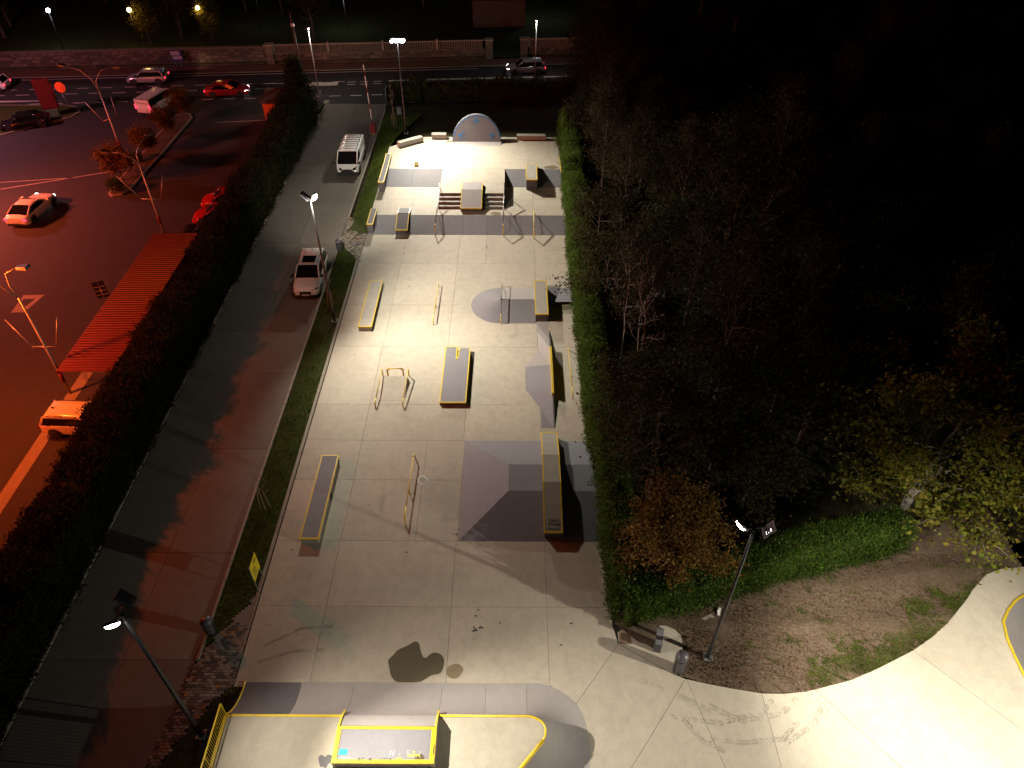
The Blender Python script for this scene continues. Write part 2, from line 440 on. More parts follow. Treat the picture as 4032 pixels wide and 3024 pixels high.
# -- little pad with the dark tile by the hedge corner
tag(mb().prism_z([(4.68, 16.34), (4.69, 16.87), (5.2, 17.25), (5.96, 17.25), (6.9, 17.2), (7.24, 17.02), (7.44, 16.77), (7.48, 16.51), (7.42, 16.03), (7.30, 15.26), (7.14, 15.02), (7.01, 14.97), (6.75, 15.05)], -.12, .012).build('corner_pad', 'floor_concrete'), kind='structure')
tag(mb().prism_z([(4.7, 16.33), (4.72, 16.86), (5.25, 16.8), (5.23, 16.3)], .0, .017).build('dark_tile', 'rust_tile'), 'dark square tile at the tip of the small pad under the hedge corner', 'tile')

# -- upper plateau and deck
plat = mb().prism_z([(-11.6, 52.9), (4.9, 52.9), (4.9, 60.0), (-11.6, 60.0)], -.15, .56).build('plateau', 'joint_base'); tag(plat, kind='structure')
for a, b in ((-11.62, -8.4), (-8.4, -6.26), (-6.26, -4.1), (-4.1, -.83), (-.83, 1.5), (1.5, 4.9)):
    slab(plat, [(a, 53.0), (b, 53.0), (b, 55.6), (a, 55.6)], .6, 'floor_concrete')
    if not -6.2 < (a+b)/2 < -.9: slab(plat, [(a, 55.6), (b, 55.6), (b, 57.9), (a, 57.9)], .6, 'floor_concrete')
bank = mb().prism_x([(50.97, -.1), (50.97, .004), (53.0, .604), (53.2, .604-.04), (53.2, -.1)], -11.62, 4.9).build('lower_bank', 'joint_base'); tag(bank, kind='structure')
for a, b in ((-11.62, -8.5), (-8.5, -5.75), (-5.75, -4.1), (-4.1, -2.2), (-2.2, .55), (.55, 1.55), (1.55, 4.9)):
    mb().prism_x([(50.97, -.03), (50.97, .012), (53.0, .612), (53.02, .5)], a+.008, b-.008).build('slab', 'bank_concrete', bank)
deck = mb().prism_z([(-11.45, 60.02), (-11.5, 64.4), (-8.5, 66.65), (4.9, 66.7), (4.9, 60.02), (-.86, 60.02), (-.86, 55.62), (-6.24, 55.62), (-6.24, 60.02)], -.1, 1.17).build('upper_deck', 'block_concrete'); tag(deck, kind='structure')
for poly in ([(-11.47, 60.02), (-11.5, 64.42), (-8.5, 66.66), (-8.5, 60.02)], [(-8.5, 60.02), (-8.5, 66.66), (-3.55, 66.68), (-3.55, 60.02)],
             [(-3.55, 60.02), (-3.55, 66.68), (1.1, 66.7), (1.1, 60.02)], [(1.1, 60.02), (1.1, 66.7), (4.9, 66.7), (4.9, 60.02)],
             [(-6.26, 55.6), (-6.26, 60.02), (-3.55, 60.02), (-3.55, 55.6)], [(-3.55, 55.6), (-3.55, 60.02), (-.84, 60.02), (-.84, 55.6)]):
    slab(deck, poly, 1.2, 'floor_concrete', .007, .04)
for nm, a, b in (('upper_bank', -11.2, -6.27), ('upper_bank', -.82, 4.9)):
    bk = mb().prism_x([(57.85, .5), (57.85, .604), (60.03, 1.204), (60.03, .5)], a, b).build(nm, 'joint_base'); tag(bk, kind='structure')
    k_ = a+(b-a)*.48
    for c, d in ((a, k_), (k_, b)): mb().prism_x([(57.85, .57), (57.85, .614), (60.02, 1.212), (60.02, 1.1)], c+.008, d-.008).build('slab', 'bank_concrete', bk)
for a, b in ((-6.25, -4.39), (-2.64, -.85)):
    st = mb().box(a, b, 54.25, 55.6, .5, .61).build('stairs', 'block_concrete'); tag(st, kind='structure')
    for i in range(3):
        mb().bevbox(a, b, 54.17+.467*i, 54.17+.467*(i+1) if i < 2 else 55.6, .6, .75+.15*i, .012).build('step', 'block_concrete', st)

# -- grass strip between driveway and park, with its blades
def strip_edges(y):
    xo = -13.48 if y < 50 else -13.4+.25*math.sin((y-50)/20*math.pi)
    xi = -11.9 if y < 51 else -11.62
    if y > 64.4: xi = -11.6+(y-64.4)*.2
    return xo, xi
def strip_z(x, y):
    xo, xi = strip_edges(y); t_ = (x-xo)/(xi-xo)
    top = 0 if y < 51 else min(1.12, .56*min(1, (y-51)/2)+.56*max(0, min(1, (y-57.8)/2.2)))
    top *= max(0, min(1, (76-y)/9))
    return -.03+top*max(0, t_)**1.3
P = []
Y0 = [18.7+i*1.2 for i in range(48)]
for y in Y0:
    xo, xi = strip_edges(y)
    P.append([(xo+(xi-xo)*j/5, y, strip_z(xo+(xi-xo)*j/5, y)+.03*math.sin(3.1*y+j*2)) for j in range(6)])
def in_poly(x, y, poly):
    c = False; n = len(poly)
    for i in range(n):
        (x1, y1), (x2, y2) = poly[i], poly[(i+1) % n]
        if (y1 > y) != (y2 > y) and x < (x2-x1)*(y-y1)/(y2-y1)+x1: c = not c
    return c
PAV_UP = [(-13.5, 53.72), (-13.36, 53.72), (-11.69, 51.2), (-11.60, 46.91), (-13.36, 49.44), (-13.5, 49.44)]
PAV_LOW = [(-11.78, 18.75), (-11.66, 14.61), (-12.25, 13.8), (-13.04, 12.5), (-13.62, 11.3), (-14.1, 10.2), (-14.1, 11.6), (-13.73, 14.2), (-13.64, 15.66)]
tag(mb().grid(P).build('grass_verge', 'lawn_soil'), kind='structure')
tag(mb().prism_z([(-11.25, 14.5), (-11.7, 14.45), (-12.25, 13.75), (-13.04, 12.45), (-14.3, 9.6), (-14.3, 2), (-11.2, 2)], -.12, -.02).build('lawn', 'lawn_soil'), kind='structure')
tag(mb().prism_z([(-13.5, 18.7), (-11.85, 18.7), (-13.6, 15.8)], -.12, -.03).build('lawn', 'lawn_soil'), kind='structure')
rng = np.random.default_rng(3)
def blades(name, pts, size, mat, seed=1):
    r = np.random.default_rng(seed); C = np.array(pts); C[:, 2] += size*.35
    D = np.tile(np.array([[0, 0, 1.1]]), (len(C), 1))
    return tag(link_mesh(name, leaf_mesh(name, C, D, size, .16, mat, r)), kind='stuff')
pts = []
while len(pts) < 52000:
    y = random.uniform(18.8, 74); xo, xi = strip_edges(y); x = random.uniform(xo, xi)
    if in_poly(x, y, PAV_UP): continue
    if math.hypot(x+12.2, (y-39.5)*.6) < .9 and random.random() < .9: continue
    if 34 < y < 45 and x > -12.5 and random.random() < .3: continue
    pts.append((x, y, strip_z(x, y)))
blades('grass', pts, .11, 'grass_blade')
pts = []
while len(pts) < 5000:
    x = random.uniform(-14.3, -11.2); y = random.uniform(9, 18.7)
    if in_poly(x, y, PAV_LOW): continue
    if y > 14.5 and not in_poly(x, y, [(-13.5, 18.7), (-11.85, 18.7), (-13.6, 15.8)]): continue
    if y <= 14.5 and not in_poly(x, y, [(-11.25, 14.5), (-12.25, 13.75), (-13.04, 12.45), (-14.3, 9.6), (-11.2, 9)]): continue
    pts.append((x, y, -.02))
blades('grass', pts, .11, 'grass_blade', 2)

# -- block paving of the two entrance paths
def paving(poly, z):
    xs_ = [p[0] for p in poly]; ys_ = [p[1] for p in poly]
    base = mb().prism_z(inset(poly, .01), -.16, z-.05).build('paver_path', 'joint_base'); tag(base, kind='structure')
    bw, bd = .22, .13; mesh = mb().bevbox(-bw/2+.007, bw/2-.007, -bd/2+.007, bd/2-.007, -.06, 0, .008).mesh('paver', 'paver')
    n = 0; y = max(ys_); row = 0; rest = MB()
    cand = []
    while y > min(ys_):
        x = min(xs_)-(bw/2 if row % 2 else 0)
        while x < max(xs_)+bw:
            if in_poly(x, y, poly): cand.append((x, y))
            x += bw
        y -= bd; row += 1
    cand.sort(key=lambda p: p[1])
    keep = [c for c in cand if c[1] > 10.6][:300]
    for x, y in cand:
        if (x, y) in keep:
            o = link_mesh('paver', mesh, base, (x, y, z+random.uniform(-.004, .004))); o.rotation_euler = (0, 0, random.uniform(-.03, .03))
        else: rest.bevbox(x-bw/2+.007, x+bw/2-.007, y-bd/2+.007, y+bd/2-.007, z-.06, z, .008)
    if rest.v: tag(rest.build('paver_field', 'paver', base), kind='stuff')
paving(PAV_UP, .0); paving(PAV_LOW, -.01)

# -- concrete driveway, kerb
drive = mb().prism_z([(-20.2, 1), (-13.64, 1), (-13.64, 78.2), (-19.9, 77.6)], -.2, -.1).build('driveway', 'joint_base'); tag(drive, kind='structure')
yy = [1, 8.6, 15.5, 21.0, 27.9, 34.3, 38.6, 43.4, 49.6, 56.0, 62.4, 68.8, 77.9]
for i in range(12):
    for a, b in ((-20.18, -16.8), (-16.8, -13.65)):
        slab(drive, [(a, yy[i]), (b, yy[i]), (b, yy[i+1]), (a, yy[i+1])], -.05, 'drive_concrete', .011, .05)
kerb = mb()
for y in np.arange(11.5, 76, 1.0):
    if 49.6 < y < 53.2 or 11 < y < 15.2: continue
    kerb.bevbox(-13.63, -13.50, y+.006, y+.994, -.1, .03, .012)
tag(kerb.build('kerb', 'kerb_concrete'), kind='structure')
kerb = mb()
for y in np.arange(5, 75, 1.0): kerb.bevbox(-20.34, -20.21, y+.006, y+.994, -.1, .0, .012)
tag(kerb.build('kerb', 'kerb_concrete'), kind='structure')

# -- supermarket car park
lot = mb().box(-120, -23.2, 5, 79.2, -.2, -.06).build('car_park', 'asphalt'); tag(lot, kind='structure')
tag(mb().prism_z([(-26.9, 5), (-26.2, 5), (-26.2, 46), (-26.9, 46)], -.09, -.045).build('gutter_strip', 'kerb_concrete'), kind='structure')
lp = mb()
for a, b, wd in (((-44.6, 58.37), (-35.3, 62.3), .16), ((-30.3, 72.9), (-24.5, 73.6), .14), ((-60, 57.4), (-39, 60.6), .12)):
    a, b = Vector(a), Vector(b); n_ = (b-a).normalized(); n_ = Vector((-n_.y, n_.x))*wd/2
    lp.prism_z([tuple(a+n_), tuple(b+n_), tuple(b-n_), tuple(a-n_)], -.061, -.056)
tag(lp.build('bay_line', 'lot_paint'), kind='structure')
# wheelchair-bay style frame painted on the asphalt: a parallelogram with an opening
o_ = [(-34.5, 40.5), (-33.62, 40.55), (-33.2, 42.61), (-34.67, 42.56)]; i_ = [(-34.31, 41.25), (-33.84, 41.26), (-33.6, 42.14), (-34.42, 42.1)]
fr = mb()
for q in range(4):
    fr.prism_z([o_[q], o_[(q+1) % 4], i_[(q+1) % 4], i_[q]], -.061, -.055)
tag(fr.build('ground_mark', 'lot_paint'), 'painted frame on the car park asphalt beside the near lantern pole', 'ground marking')
oil = mb()
for q in range(34):
    x, y = random.uniform(-44, -25), random.uniform(22, 74)
    oil.disc(x, y, -.0565+q*.00003, random.uniform(.12, .5), 18, .25, random.uniform(.6, 1.6), random.uniform(.5, 1.8), q)
for q in range(9): oil.disc(-28.4-q*.19+.02*q*q, 33.2-.22*math.sin(q*.35), -.055+q*.00003, .13, 12, .3, 1.4, .8, 60+q)
tag(oil.build('oil_stains', 'road_asphalt'), kind='stuff')

# -- main road (turned 4.8 degrees)
RA = math.atan(.084)
def rp(u, v): return (-20+u*math.cos(RA)-v*math.sin(RA), 78.0+u*math.sin(RA)+v*math.cos(RA))
def rquad(m, u0, u1, v0, v1, z): m.prism_z([rp(u0, v0), rp(u1, v0), rp(u1, v1), rp(u0, v1)], z-.05, z)
m_ = mb(); rquad(m_, -180, 180, -.3, 9.85, -.052); tag(m_.build('road', 'road_asphalt'), kind='structure')
m_ = mb(); rquad(m_, -180, 180, 10.05, 12.4, .06); tag(m_.build('pavement', 'walk_tile'), kind='structure')
m_ = mb(); rquad(m_, -180, 180, 9.85, 10.05, .075); tag(m_.build('kerb', 'kerb_concrete'), kind='structure')
m_ = mb(); rquad(m_, -180, 180, 12.4, 90, .3); tag(m_.build('park_lawn', 'lawn_soil'), kind='structure')
mk = mb(); ZP = -.046
rquad(mk, -180, 16.5, 9.4, 9.52, ZP)
for q in range(-22, 1):
    rquad(mk, q*2.55, q*2.55+1.25, 6.32, 6.44, ZP)
    if q < -1: rquad(mk, q*2.55-.8, q*2.55+.6, 4.72, 4.84, ZP)
for q in range(-14, 4):
    rquad(mk, q*2.25, q*2.25+1.2, 2.0, 2.13, ZP)
rquad(mk, -8, -3.3, 6.2, 6.3, ZP)
mk.prism_z([rp(-3.2, 5.2), rp(.55, 5.25), rp(.6, 6.3), rp(-2.9, 6.2)], ZP-.05, ZP)
for q in range(3):
    rquad(mk, 1.6+q*1.45, 2.5+q*1.45, 6.1, 6.22, ZP); rquad(mk, 1.6+q*1.45, 2.5+q*1.45, 5.35, 5.47, ZP)
rquad(mk, 6.1, 8.6, 6.0, 6.42, ZP); rquad(mk, 10.5, 20.2, 6.0, 6.5, ZP); rquad(mk, 21.5, 22.7, 6.0, 6.35, ZP); rquad(mk, 23.9, 27, 6.0, 6.35, ZP)
for q in range(6): rquad(mk, 29+q*3, 30.4+q*3, 6.0, 6.2, ZP)
mk.prism_z([rp(-42, 3.6), rp(-28.5, 2.9), rp(-42, 2.7)], ZP-.05, ZP)
tag(mk.build('road_markings', 'road_paint'), kind='structure')

# -- dirt bed between hedge and plaza
BED = [(7.2, 14.84), (8.16, 14.55), (9.3, 14.32), (10.41, 14.14), (11.4, 14.14), (12.27, 14.23), (12.68, 14.32), (14.24, 14.72), (15.2, 15.07), (16.17, 15.49), (17.49, 16.09), (18.6, 16.74), (19.57, 17.42), (21.0, 18.64), (21.44, 19.09), (22.44, 19.94), (23.31, 20.27), (24.5, 20.41), (24.5, 24), (4.9, 20), (4.6, 17.3), (6.9, 17.2), (7.48, 16.5), (7.40, 15.9)]
bd = bmesh.new()
f_ = bd.faces.new([bd.verts.new((x, y, -.02)) for x, y in BED]); bmesh.ops.triangulate(bd, faces=[f_])
bmesh.ops.subdivide_edges(bd, edges=bd.edges, cuts=5, use_grid_fill=True)
for v in bd.verts:
    if not any(abs(v.co.x-x) < .02 and abs(v.co.y-y) < .02 for x, y in BED): v.co.z += .06*math.sin(v.co.x*1.7+v.co.y)+.05*math.sin(v.co.y*2.3)-.01
me = bpy.data.meshes.new('dirt_bed'); bd.normal_update(); bd.to_mesh(me); bd.free(); me.materials.append(M['dirt'])
o = link_mesh('dirt_bed', me); fixnormals(o); tag(o, kind='structure')
from mathutils import noise as mnoise
pts = []
while len(pts) < 26000:
    x, y = random.uniform(10.0, 23.5), random.uniform(14, 20.5)
    if not in_poly(x, y, BED): continue
    edge = (y-(14.1+max(0, x-11)**1.6*.098))           # distance from the plaza rim
    dens = min(1, max(0, (x-10.5)/4))*max(0, 1-edge/(1.5+.14*(x-10)))
    n1 = mnoise.noise(Vector((x*1.1, y*1.1, 3.3)))+.6*mnoise.noise(Vector((x*3.3, y*3.3, 7.1)))+.35*mnoise.noise(Vector((x*8, y*8, 1.0)))
    if n1+dens*1.25-.5 > random.uniform(-.1, .35): pts.append((x, y, -.03))
blades('grass', pts, .10, 'grass_blade', 4)
pts = []
while len(pts) < 5200:
    x, y = random.uniform(7.5, 23), random.uniform(14, 21)
    if in_poly(x, y, BED): pts.append((x, y, .0))
C = np.array(pts); C[:, 2] += .03
tag(link_mesh('fallen_leaves', leaf_mesh('fallen_leaves', C, rng.normal(0, 1, (len(C), 3))*np.array([1, 1, .15]), .085, .6, 'litter_leaf', rng)), kind='stuff')
pts = []
while len(pts) < 5000:
    x, y = random.uniform(7.3, 13), random.uniform(14.1, 18)
    if in_poly(x, y, BED): pts.append((x, y, -.01))
blades('dry_grass', pts, .08, 'litter_leaf', 5)

# ================================================================== SKATE OBSTACLES
def interp(prof, y):
    for (a, za), (b, zb) in zip(prof[:-1], prof[1:]):
        if a <= y <= b: return za+(zb-za)*(y-a)/(b-a)
    return prof[0][1] if y < prof[0][0] else prof[-1][1]
def ledge(label, x0, x1, prof, base, top='block_concrete', body='block_concrete', edge='yellow_paint', group=None, ew=.07, eh=.075, name='ledge', ends=(True, True), sides=(True, True)):
    """block running along y; prof/base = [(y, z)] of its top and of the floor below it"""
    cy = prof[0][0]; cx = (x0+x1)/2; z0 = base[0][1]
    t = thing(name, label, 'skate ledge', (cx, cy, z0), 0, group)
    hw = (x1-x0)/2
    P_ = [(y-cy, z-z0) for y, z in prof]; B_ = [(y-cy, z-z0-.02) for y, z in base]
    mb().prism_x([(y, z-.02) for y, z in P_]+B_[::-1], -hw+.035, hw-.035).build('body', body, t)
    tp = mb()
    for (ya, za), (yb, zb) in zip(P_[:-1], P_[1:]):
        tp.prism_x([(ya+.01, za-.03), (ya+.01, za), (yb-.006, zb), (yb-.006, zb-.03)], -hw+ew+.002, hw-ew-.002)
    tp.build('top_panel', top, t)
    for s, on in ((-1, sides[0]), (1, sides[1])):
        if not on: continue
        e = mb(); a, b = sorted((s*hw, s*(hw-ew)))
        e.prism_x([(y, z+.004) for y, z in P_]+[(y, z-eh) for y, z in P_[::-1]], a, b)
        e.build('steel_edge', edge, t)
    for i, on in ((0, ends[0]), (-1, ends[1])):
        if not on: continue
        y, z = P_[i]; s = 1 if i == 0 else -1
        a, b = sorted((y-s*.004, y+s*ew))
        zi = interp(P_, (y+s*ew)); 
        e = mb(); ya, yb = y-s*.004, y+s*ew
        e.prism_x([(ya, z-eh), (ya, z+.006), (yb, zi+.006), (yb, zi-eh)] if s == 1 else [(yb, zi-eh), (yb, zi+.006), (ya, z+.006), (ya, z-eh)], -hw-.003, hw+.003)
        fixnormals(e.build('steel_edge', edge, t))
    return t
ledge('long yellow-edged concrete ledge near the yellow sign, the closest to the camera', -10.45, -9.5, [(21.55, .37), (27.08, .37)], [(21.55, 0), (27.08, 0)], 'bank_concrete')
ledge('long yellow-edged ledge left of the floor, level with the grey half cone bank', -10.33, -9.41, [(38.55, .35), (43.98, .35)], [(38.55, 0), (43.98, 0)], 'block_concrete')
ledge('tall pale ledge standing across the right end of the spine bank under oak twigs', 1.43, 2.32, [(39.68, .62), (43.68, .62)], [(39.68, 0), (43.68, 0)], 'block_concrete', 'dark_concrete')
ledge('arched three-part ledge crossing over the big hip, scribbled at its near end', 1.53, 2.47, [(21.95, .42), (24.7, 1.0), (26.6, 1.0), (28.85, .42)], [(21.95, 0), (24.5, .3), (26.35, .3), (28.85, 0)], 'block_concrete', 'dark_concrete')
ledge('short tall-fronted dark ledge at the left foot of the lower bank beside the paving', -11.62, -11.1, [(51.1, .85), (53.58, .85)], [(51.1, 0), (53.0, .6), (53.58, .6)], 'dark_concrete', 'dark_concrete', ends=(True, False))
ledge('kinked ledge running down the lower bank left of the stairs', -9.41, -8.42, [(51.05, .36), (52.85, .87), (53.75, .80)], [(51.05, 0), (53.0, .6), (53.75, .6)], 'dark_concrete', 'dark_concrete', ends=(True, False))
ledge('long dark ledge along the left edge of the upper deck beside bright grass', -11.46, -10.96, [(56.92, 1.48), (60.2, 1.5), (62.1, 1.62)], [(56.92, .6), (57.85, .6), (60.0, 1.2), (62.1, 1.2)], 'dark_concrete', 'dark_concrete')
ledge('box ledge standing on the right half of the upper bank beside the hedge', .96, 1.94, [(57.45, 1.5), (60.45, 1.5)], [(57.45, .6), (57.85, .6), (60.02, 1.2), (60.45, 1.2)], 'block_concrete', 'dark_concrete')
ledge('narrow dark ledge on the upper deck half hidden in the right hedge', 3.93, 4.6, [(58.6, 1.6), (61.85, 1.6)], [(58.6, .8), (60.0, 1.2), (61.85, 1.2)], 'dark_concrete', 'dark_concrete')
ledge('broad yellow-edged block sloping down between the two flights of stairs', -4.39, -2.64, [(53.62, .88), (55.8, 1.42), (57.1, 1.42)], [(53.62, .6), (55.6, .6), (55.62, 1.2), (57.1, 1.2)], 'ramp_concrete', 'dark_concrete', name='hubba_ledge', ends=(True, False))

def rail(label, pts, posts, r=.032, bar='worn_steel', tips='yellow_paint', group=None, name='grind_rail', cat='skate rail'):
    p0 = Vector(pts[0]); t = thing(name, label, cat, (p0.x, p0.y, p0.z), 0, group)
    q = [Vector(p)-p0 for p in pts]
    mb().tube(q[1:-1], r, 8).build('bar', bar, t)
    mb().tube(q[:2]+[q[1]+(q[2]-q[1])*.16], r+.003, 8).build('end_leg', tips, t)
    mb().tube([q[-2]+(q[-3]-q[-2])*.05]+q[-2:], r+.003, 8).build('end_leg', tips, t)
    for (a, b) in posts:
        a, b = Vector(a)-p0, Vector(b)-p0; m_ = (b-a)
        mb().tube([a, a+m_*.65, b], .022, 6).build('post', bar, t)
        for s in (-1, 1): mb().tube([a+m_*.6, b+Vector((0, s*.16, 0))-m_*.05], .016, 6).build('strut', bar, t)
        mb().cbox(a.x, a.y, a.z+.008, .14, .14, .016).build('foot_plate', bar, t)
    return t
rail('low straight rail right of the closest long ledge, by the square drain', [(-5.41, 22.7, 0), (-5.45, 22.86, .38), (-5.42, 27.15, .4), (-5.42, 27.35, 0)], [((-5.43, 24.75, 0), (-5.43, 24.75, .39))], bar='yellow_worn')
rail('short straight rail on the open floor left of the half cone bank', [(-5.41, 39.26, 0), (-5.41, 39.36, .33), (-5.41, 43.6, .36), (-5.41, 43.75, 0)], [((-5.4, 41.2, 0), (-5.4, 41.2, .34))], bar='yellow_worn')
rail('bent rail climbing over the ridge of the half cone bank', [(-.87, 39.38, 0), (-.87, 39.46, .42), (-.86, 41.55, .93), (-.87, 43.6, .46), (-.87, 43.75, 0)], [((-.86, 41.55, .5), (-.86, 41.55, .92))])
rail('black low rail at the right edge of the floor close to the hedge', [(3.54, 32.1, 0), (3.52, 32.0, .36), (3.49, 36.4, .38), (3.5, 36.6, 0)], [((3.53, 34.1, 0), (3.53, 34.1, .37))], bar='yellow_worn')
rail('long handrail down the left stairs and the lower bank', [(-6.24, 50.93, 0), (-6.25, 51.02, .62), (-6.2, 53.2, 1.2), (-6.16, 54.1, 1.2), (-6.2, 56.1, 1.83), (-6.22, 56.3, 1.2)], [((-6.2, 53.2, .6), (-6.2, 53.2, 1.19)), ((-6.16, 54.1, .6), (-6.16, 54.1, 1.19))])
rail('long handrail down the right stairs and the lower bank', [(-.88, 50.91, 0), (-.88, 51.02, .62), (-.88, 53.2, 1.22), (-.87, 54.1, 1.22), (-.87, 56.2, 1.85), (-.87, 56.4, 1.2)], [((-.88, 53.2, .6), (-.88, 53.2, 1.21)), ((-.87, 54.1, .6), (-.87, 54.1, 1.21))])
rail('short yellow rail down the right end of the lower bank', [(1.54, 50.48, 0), (1.54, 50.52, .5), (1.55, 53.0, 1.0), (1.57, 53.25, .6)], [], r=.04, bar='yellow_worn')
# three rails round the small kicker
rail('left rail beside the small kicker ramp', [(-8.15, 31.2, 0), (-8.16, 31.24, .28), (-8.08, 33.98, .62), (-8.08, 34.05, 0)], [], bar='yellow_worn')
rail('right rail beside the small kicker ramp', [(-6.51, 31.2, 0), (-6.53, 31.24, .28), (-6.47, 33.98, .62), (-6.46, 34.02, 0)], [], bar='yellow_worn')
t = thing('grind_rail', 'yellow cross bar on two legs at the head of the small kicker ramp', 'skate rail', (-7.3, 34.05, 0))
mb().tube([(-.47, 0, .60), (.5, 0, .60)], .035).build('bar', 'yellow_paint', t)
for s in (-.49, .51):
    mb().tube([(s*.98, 0, .57), (s*1.0, 0, .5), (s*.99, -.02, 0)], .035).build('leg', 'yellow_paint', t)
    mb().tube([(s*.9, 0, 0), (s*.9, 0, .44), (s*.7, 0, .58)], .025).build('leg', 'yellow_paint', t)
t = thing('kicker_ramp', 'small pale kicker ramp set between three yellow rails', 'skate ramp', (-7.25, 31.8, 0))
mb().prism_x([(0, .004), (.95, .13), (1.87, .33), (1.88, -.03), (0, -.03)], -.74, .74).build('ramp_body', 'floor_concrete', t); fixnormals(t.children[0])

# -- manual pad with the slit
t = thing('manual_pad', 'grey manual pad with a wedge slit in its far end and yellow edging', 'skate pad', (-3.6, 31.4, 0))
ox, oy = -3.6, 31.4
def loc(poly): return [(x-ox, y-oy) for x, y in poly]
PADP = [(-4.39, 31.4), (-2.8, 31.4), (-2.77, 36.52), (-3.48, 36.52), (-3.59, 35.38), (-3.6, 36.66), (-4.39, 36.66)]
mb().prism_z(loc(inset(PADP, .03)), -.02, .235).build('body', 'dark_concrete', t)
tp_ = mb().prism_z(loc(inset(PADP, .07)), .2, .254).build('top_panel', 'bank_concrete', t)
for a, b in zip(PADP, PADP[1:]+PADP[:1]):
    if a == (-2.77, 36.52): continue
    a2, b2 = Vector(a)-Vector((ox, oy)), Vector(b)-Vector((ox, oy)); d = (b2-a2).normalized(); n_ = Vector((-d.y, d.x))*.068
    mb().prism_z([tuple(a2), tuple(b2), tuple(b2+n_-d*.06), tuple(a2+n_+d*.06)], .165, .26).build('steel_edge', 'yellow_paint', t)

# -- big hip
t = thing('hip_bank', 'large grey hip bank with a flat top at the right of the near floor', 'skate bank', (0, 21.72, 0))
def face(name, pts, mat, dz=.004): return mb().add([(x, y-21.72, z+dz) for x, y, z in pts], [tuple(range(len(pts)))]).build(name, mat, t)
HB = [(-2.7, 21.73, 0), (4.8, 21.73, 0), (4.8, 28.57, 0), (-2.75, 28.57, 0)]; HT = [(-.24, 24.45, .6), (4.8, 24.45, .6), (4.8, 26.27, .6), (-.25, 26.27, .6)]
g_ = .006
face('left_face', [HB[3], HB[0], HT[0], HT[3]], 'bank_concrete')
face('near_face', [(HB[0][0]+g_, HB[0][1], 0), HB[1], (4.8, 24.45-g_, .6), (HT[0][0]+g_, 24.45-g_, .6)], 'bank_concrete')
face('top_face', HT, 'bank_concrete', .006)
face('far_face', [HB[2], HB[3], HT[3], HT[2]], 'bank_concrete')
# -- half cone and spine bank
t = thing('cone_bank', 'half round grey cone bank running into a spine under the bent rail', 'skate bank', (-.9, 39.46, 0))
cx, cy, rr = 0, 2.1, 2.1
arc = [(cx-rr*math.sin(math.pi*i/28)*.985, cy+rr*math.cos(math.pi*i/28)) for i in range(29)]
P = [[(x+(0-x)*k_/6, y+(cy-y)*k_/6, .004+.5*k_/6) for k_ in range(7)] for x, y in arc]
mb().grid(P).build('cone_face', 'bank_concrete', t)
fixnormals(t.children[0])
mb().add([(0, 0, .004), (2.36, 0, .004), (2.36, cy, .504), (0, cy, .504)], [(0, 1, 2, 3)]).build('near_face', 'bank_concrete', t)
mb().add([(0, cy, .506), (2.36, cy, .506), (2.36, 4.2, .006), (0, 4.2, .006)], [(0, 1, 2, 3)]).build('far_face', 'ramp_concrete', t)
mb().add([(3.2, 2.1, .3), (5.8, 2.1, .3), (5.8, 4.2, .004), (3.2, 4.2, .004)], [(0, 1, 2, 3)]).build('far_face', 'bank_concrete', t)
mb().add([(2.4, -.05, .005), (3.2, .5, .005), (3.2, -2.9, .005), (2.5, -2.9, .005)][::-1], [(0, 1, 2, 3)]).build('near_face', 'ramp_concrete', t)
# -- side bank with yellow curb
t = thing('side_bank', 'low faceted grey bank rising to the yellow curb near the right hedge', 'skate bank', (2.3, 32.1, 0))
O = [(1.58, 38.6), (1.58, 36.7), (.72, 34.96), (.73, 32.85), (1.6, 31.2), (1.62, 29.6)]
I = [(2.34, 38.6, .01), (2.3, 36.55, .22), (2.3, 34.9, .26), (2.3, 32.9, .26), (2.32, 32.15, .22), (2.34, 29.6, .01)]
for i, mt in enumerate(('ramp_concrete', 'ramp_concrete', 'bank_concrete', 'bank_concrete', 'bank_concrete')):  # far facets paler, near ones darker: shading put into the concrete colour
    a, b, c, d = O[i], O[i+1], I[i+1], I[i]
    fixnormals(mb().add([(a[0]-2.3, a[1]-32.1, .004), (b[0]-2.3, b[1]-32.1, .004), (c[0]-2.3, c[1]-32.1, c[2]), (d[0]-2.3, d[1]-32.1, d[2])], [(0, 1, 2, 3)]).build('facet', mt, t))
mb().prism_x([(29.6-32.1, -.02), (29.6-32.1, 0), (.05, .2), (4.45, .2), (6.5, 0), (6.5, -.02)], .035, .1).build('back_wall', 'dark_concrete', t)
t = thing('yellow_curb', 'narrow solid yellow curb on top of the faceted side bank', 'skate curb', (2.36, 32.12, 0))
mb().box(-.065, .065, 0, 4.42, 0, .42).build('curb_body', 'yellow_paint', t)
mb().box(-.058, .058, .02, 4.40, .42, .432).build('curb_cap', 'yellow_worn', t)

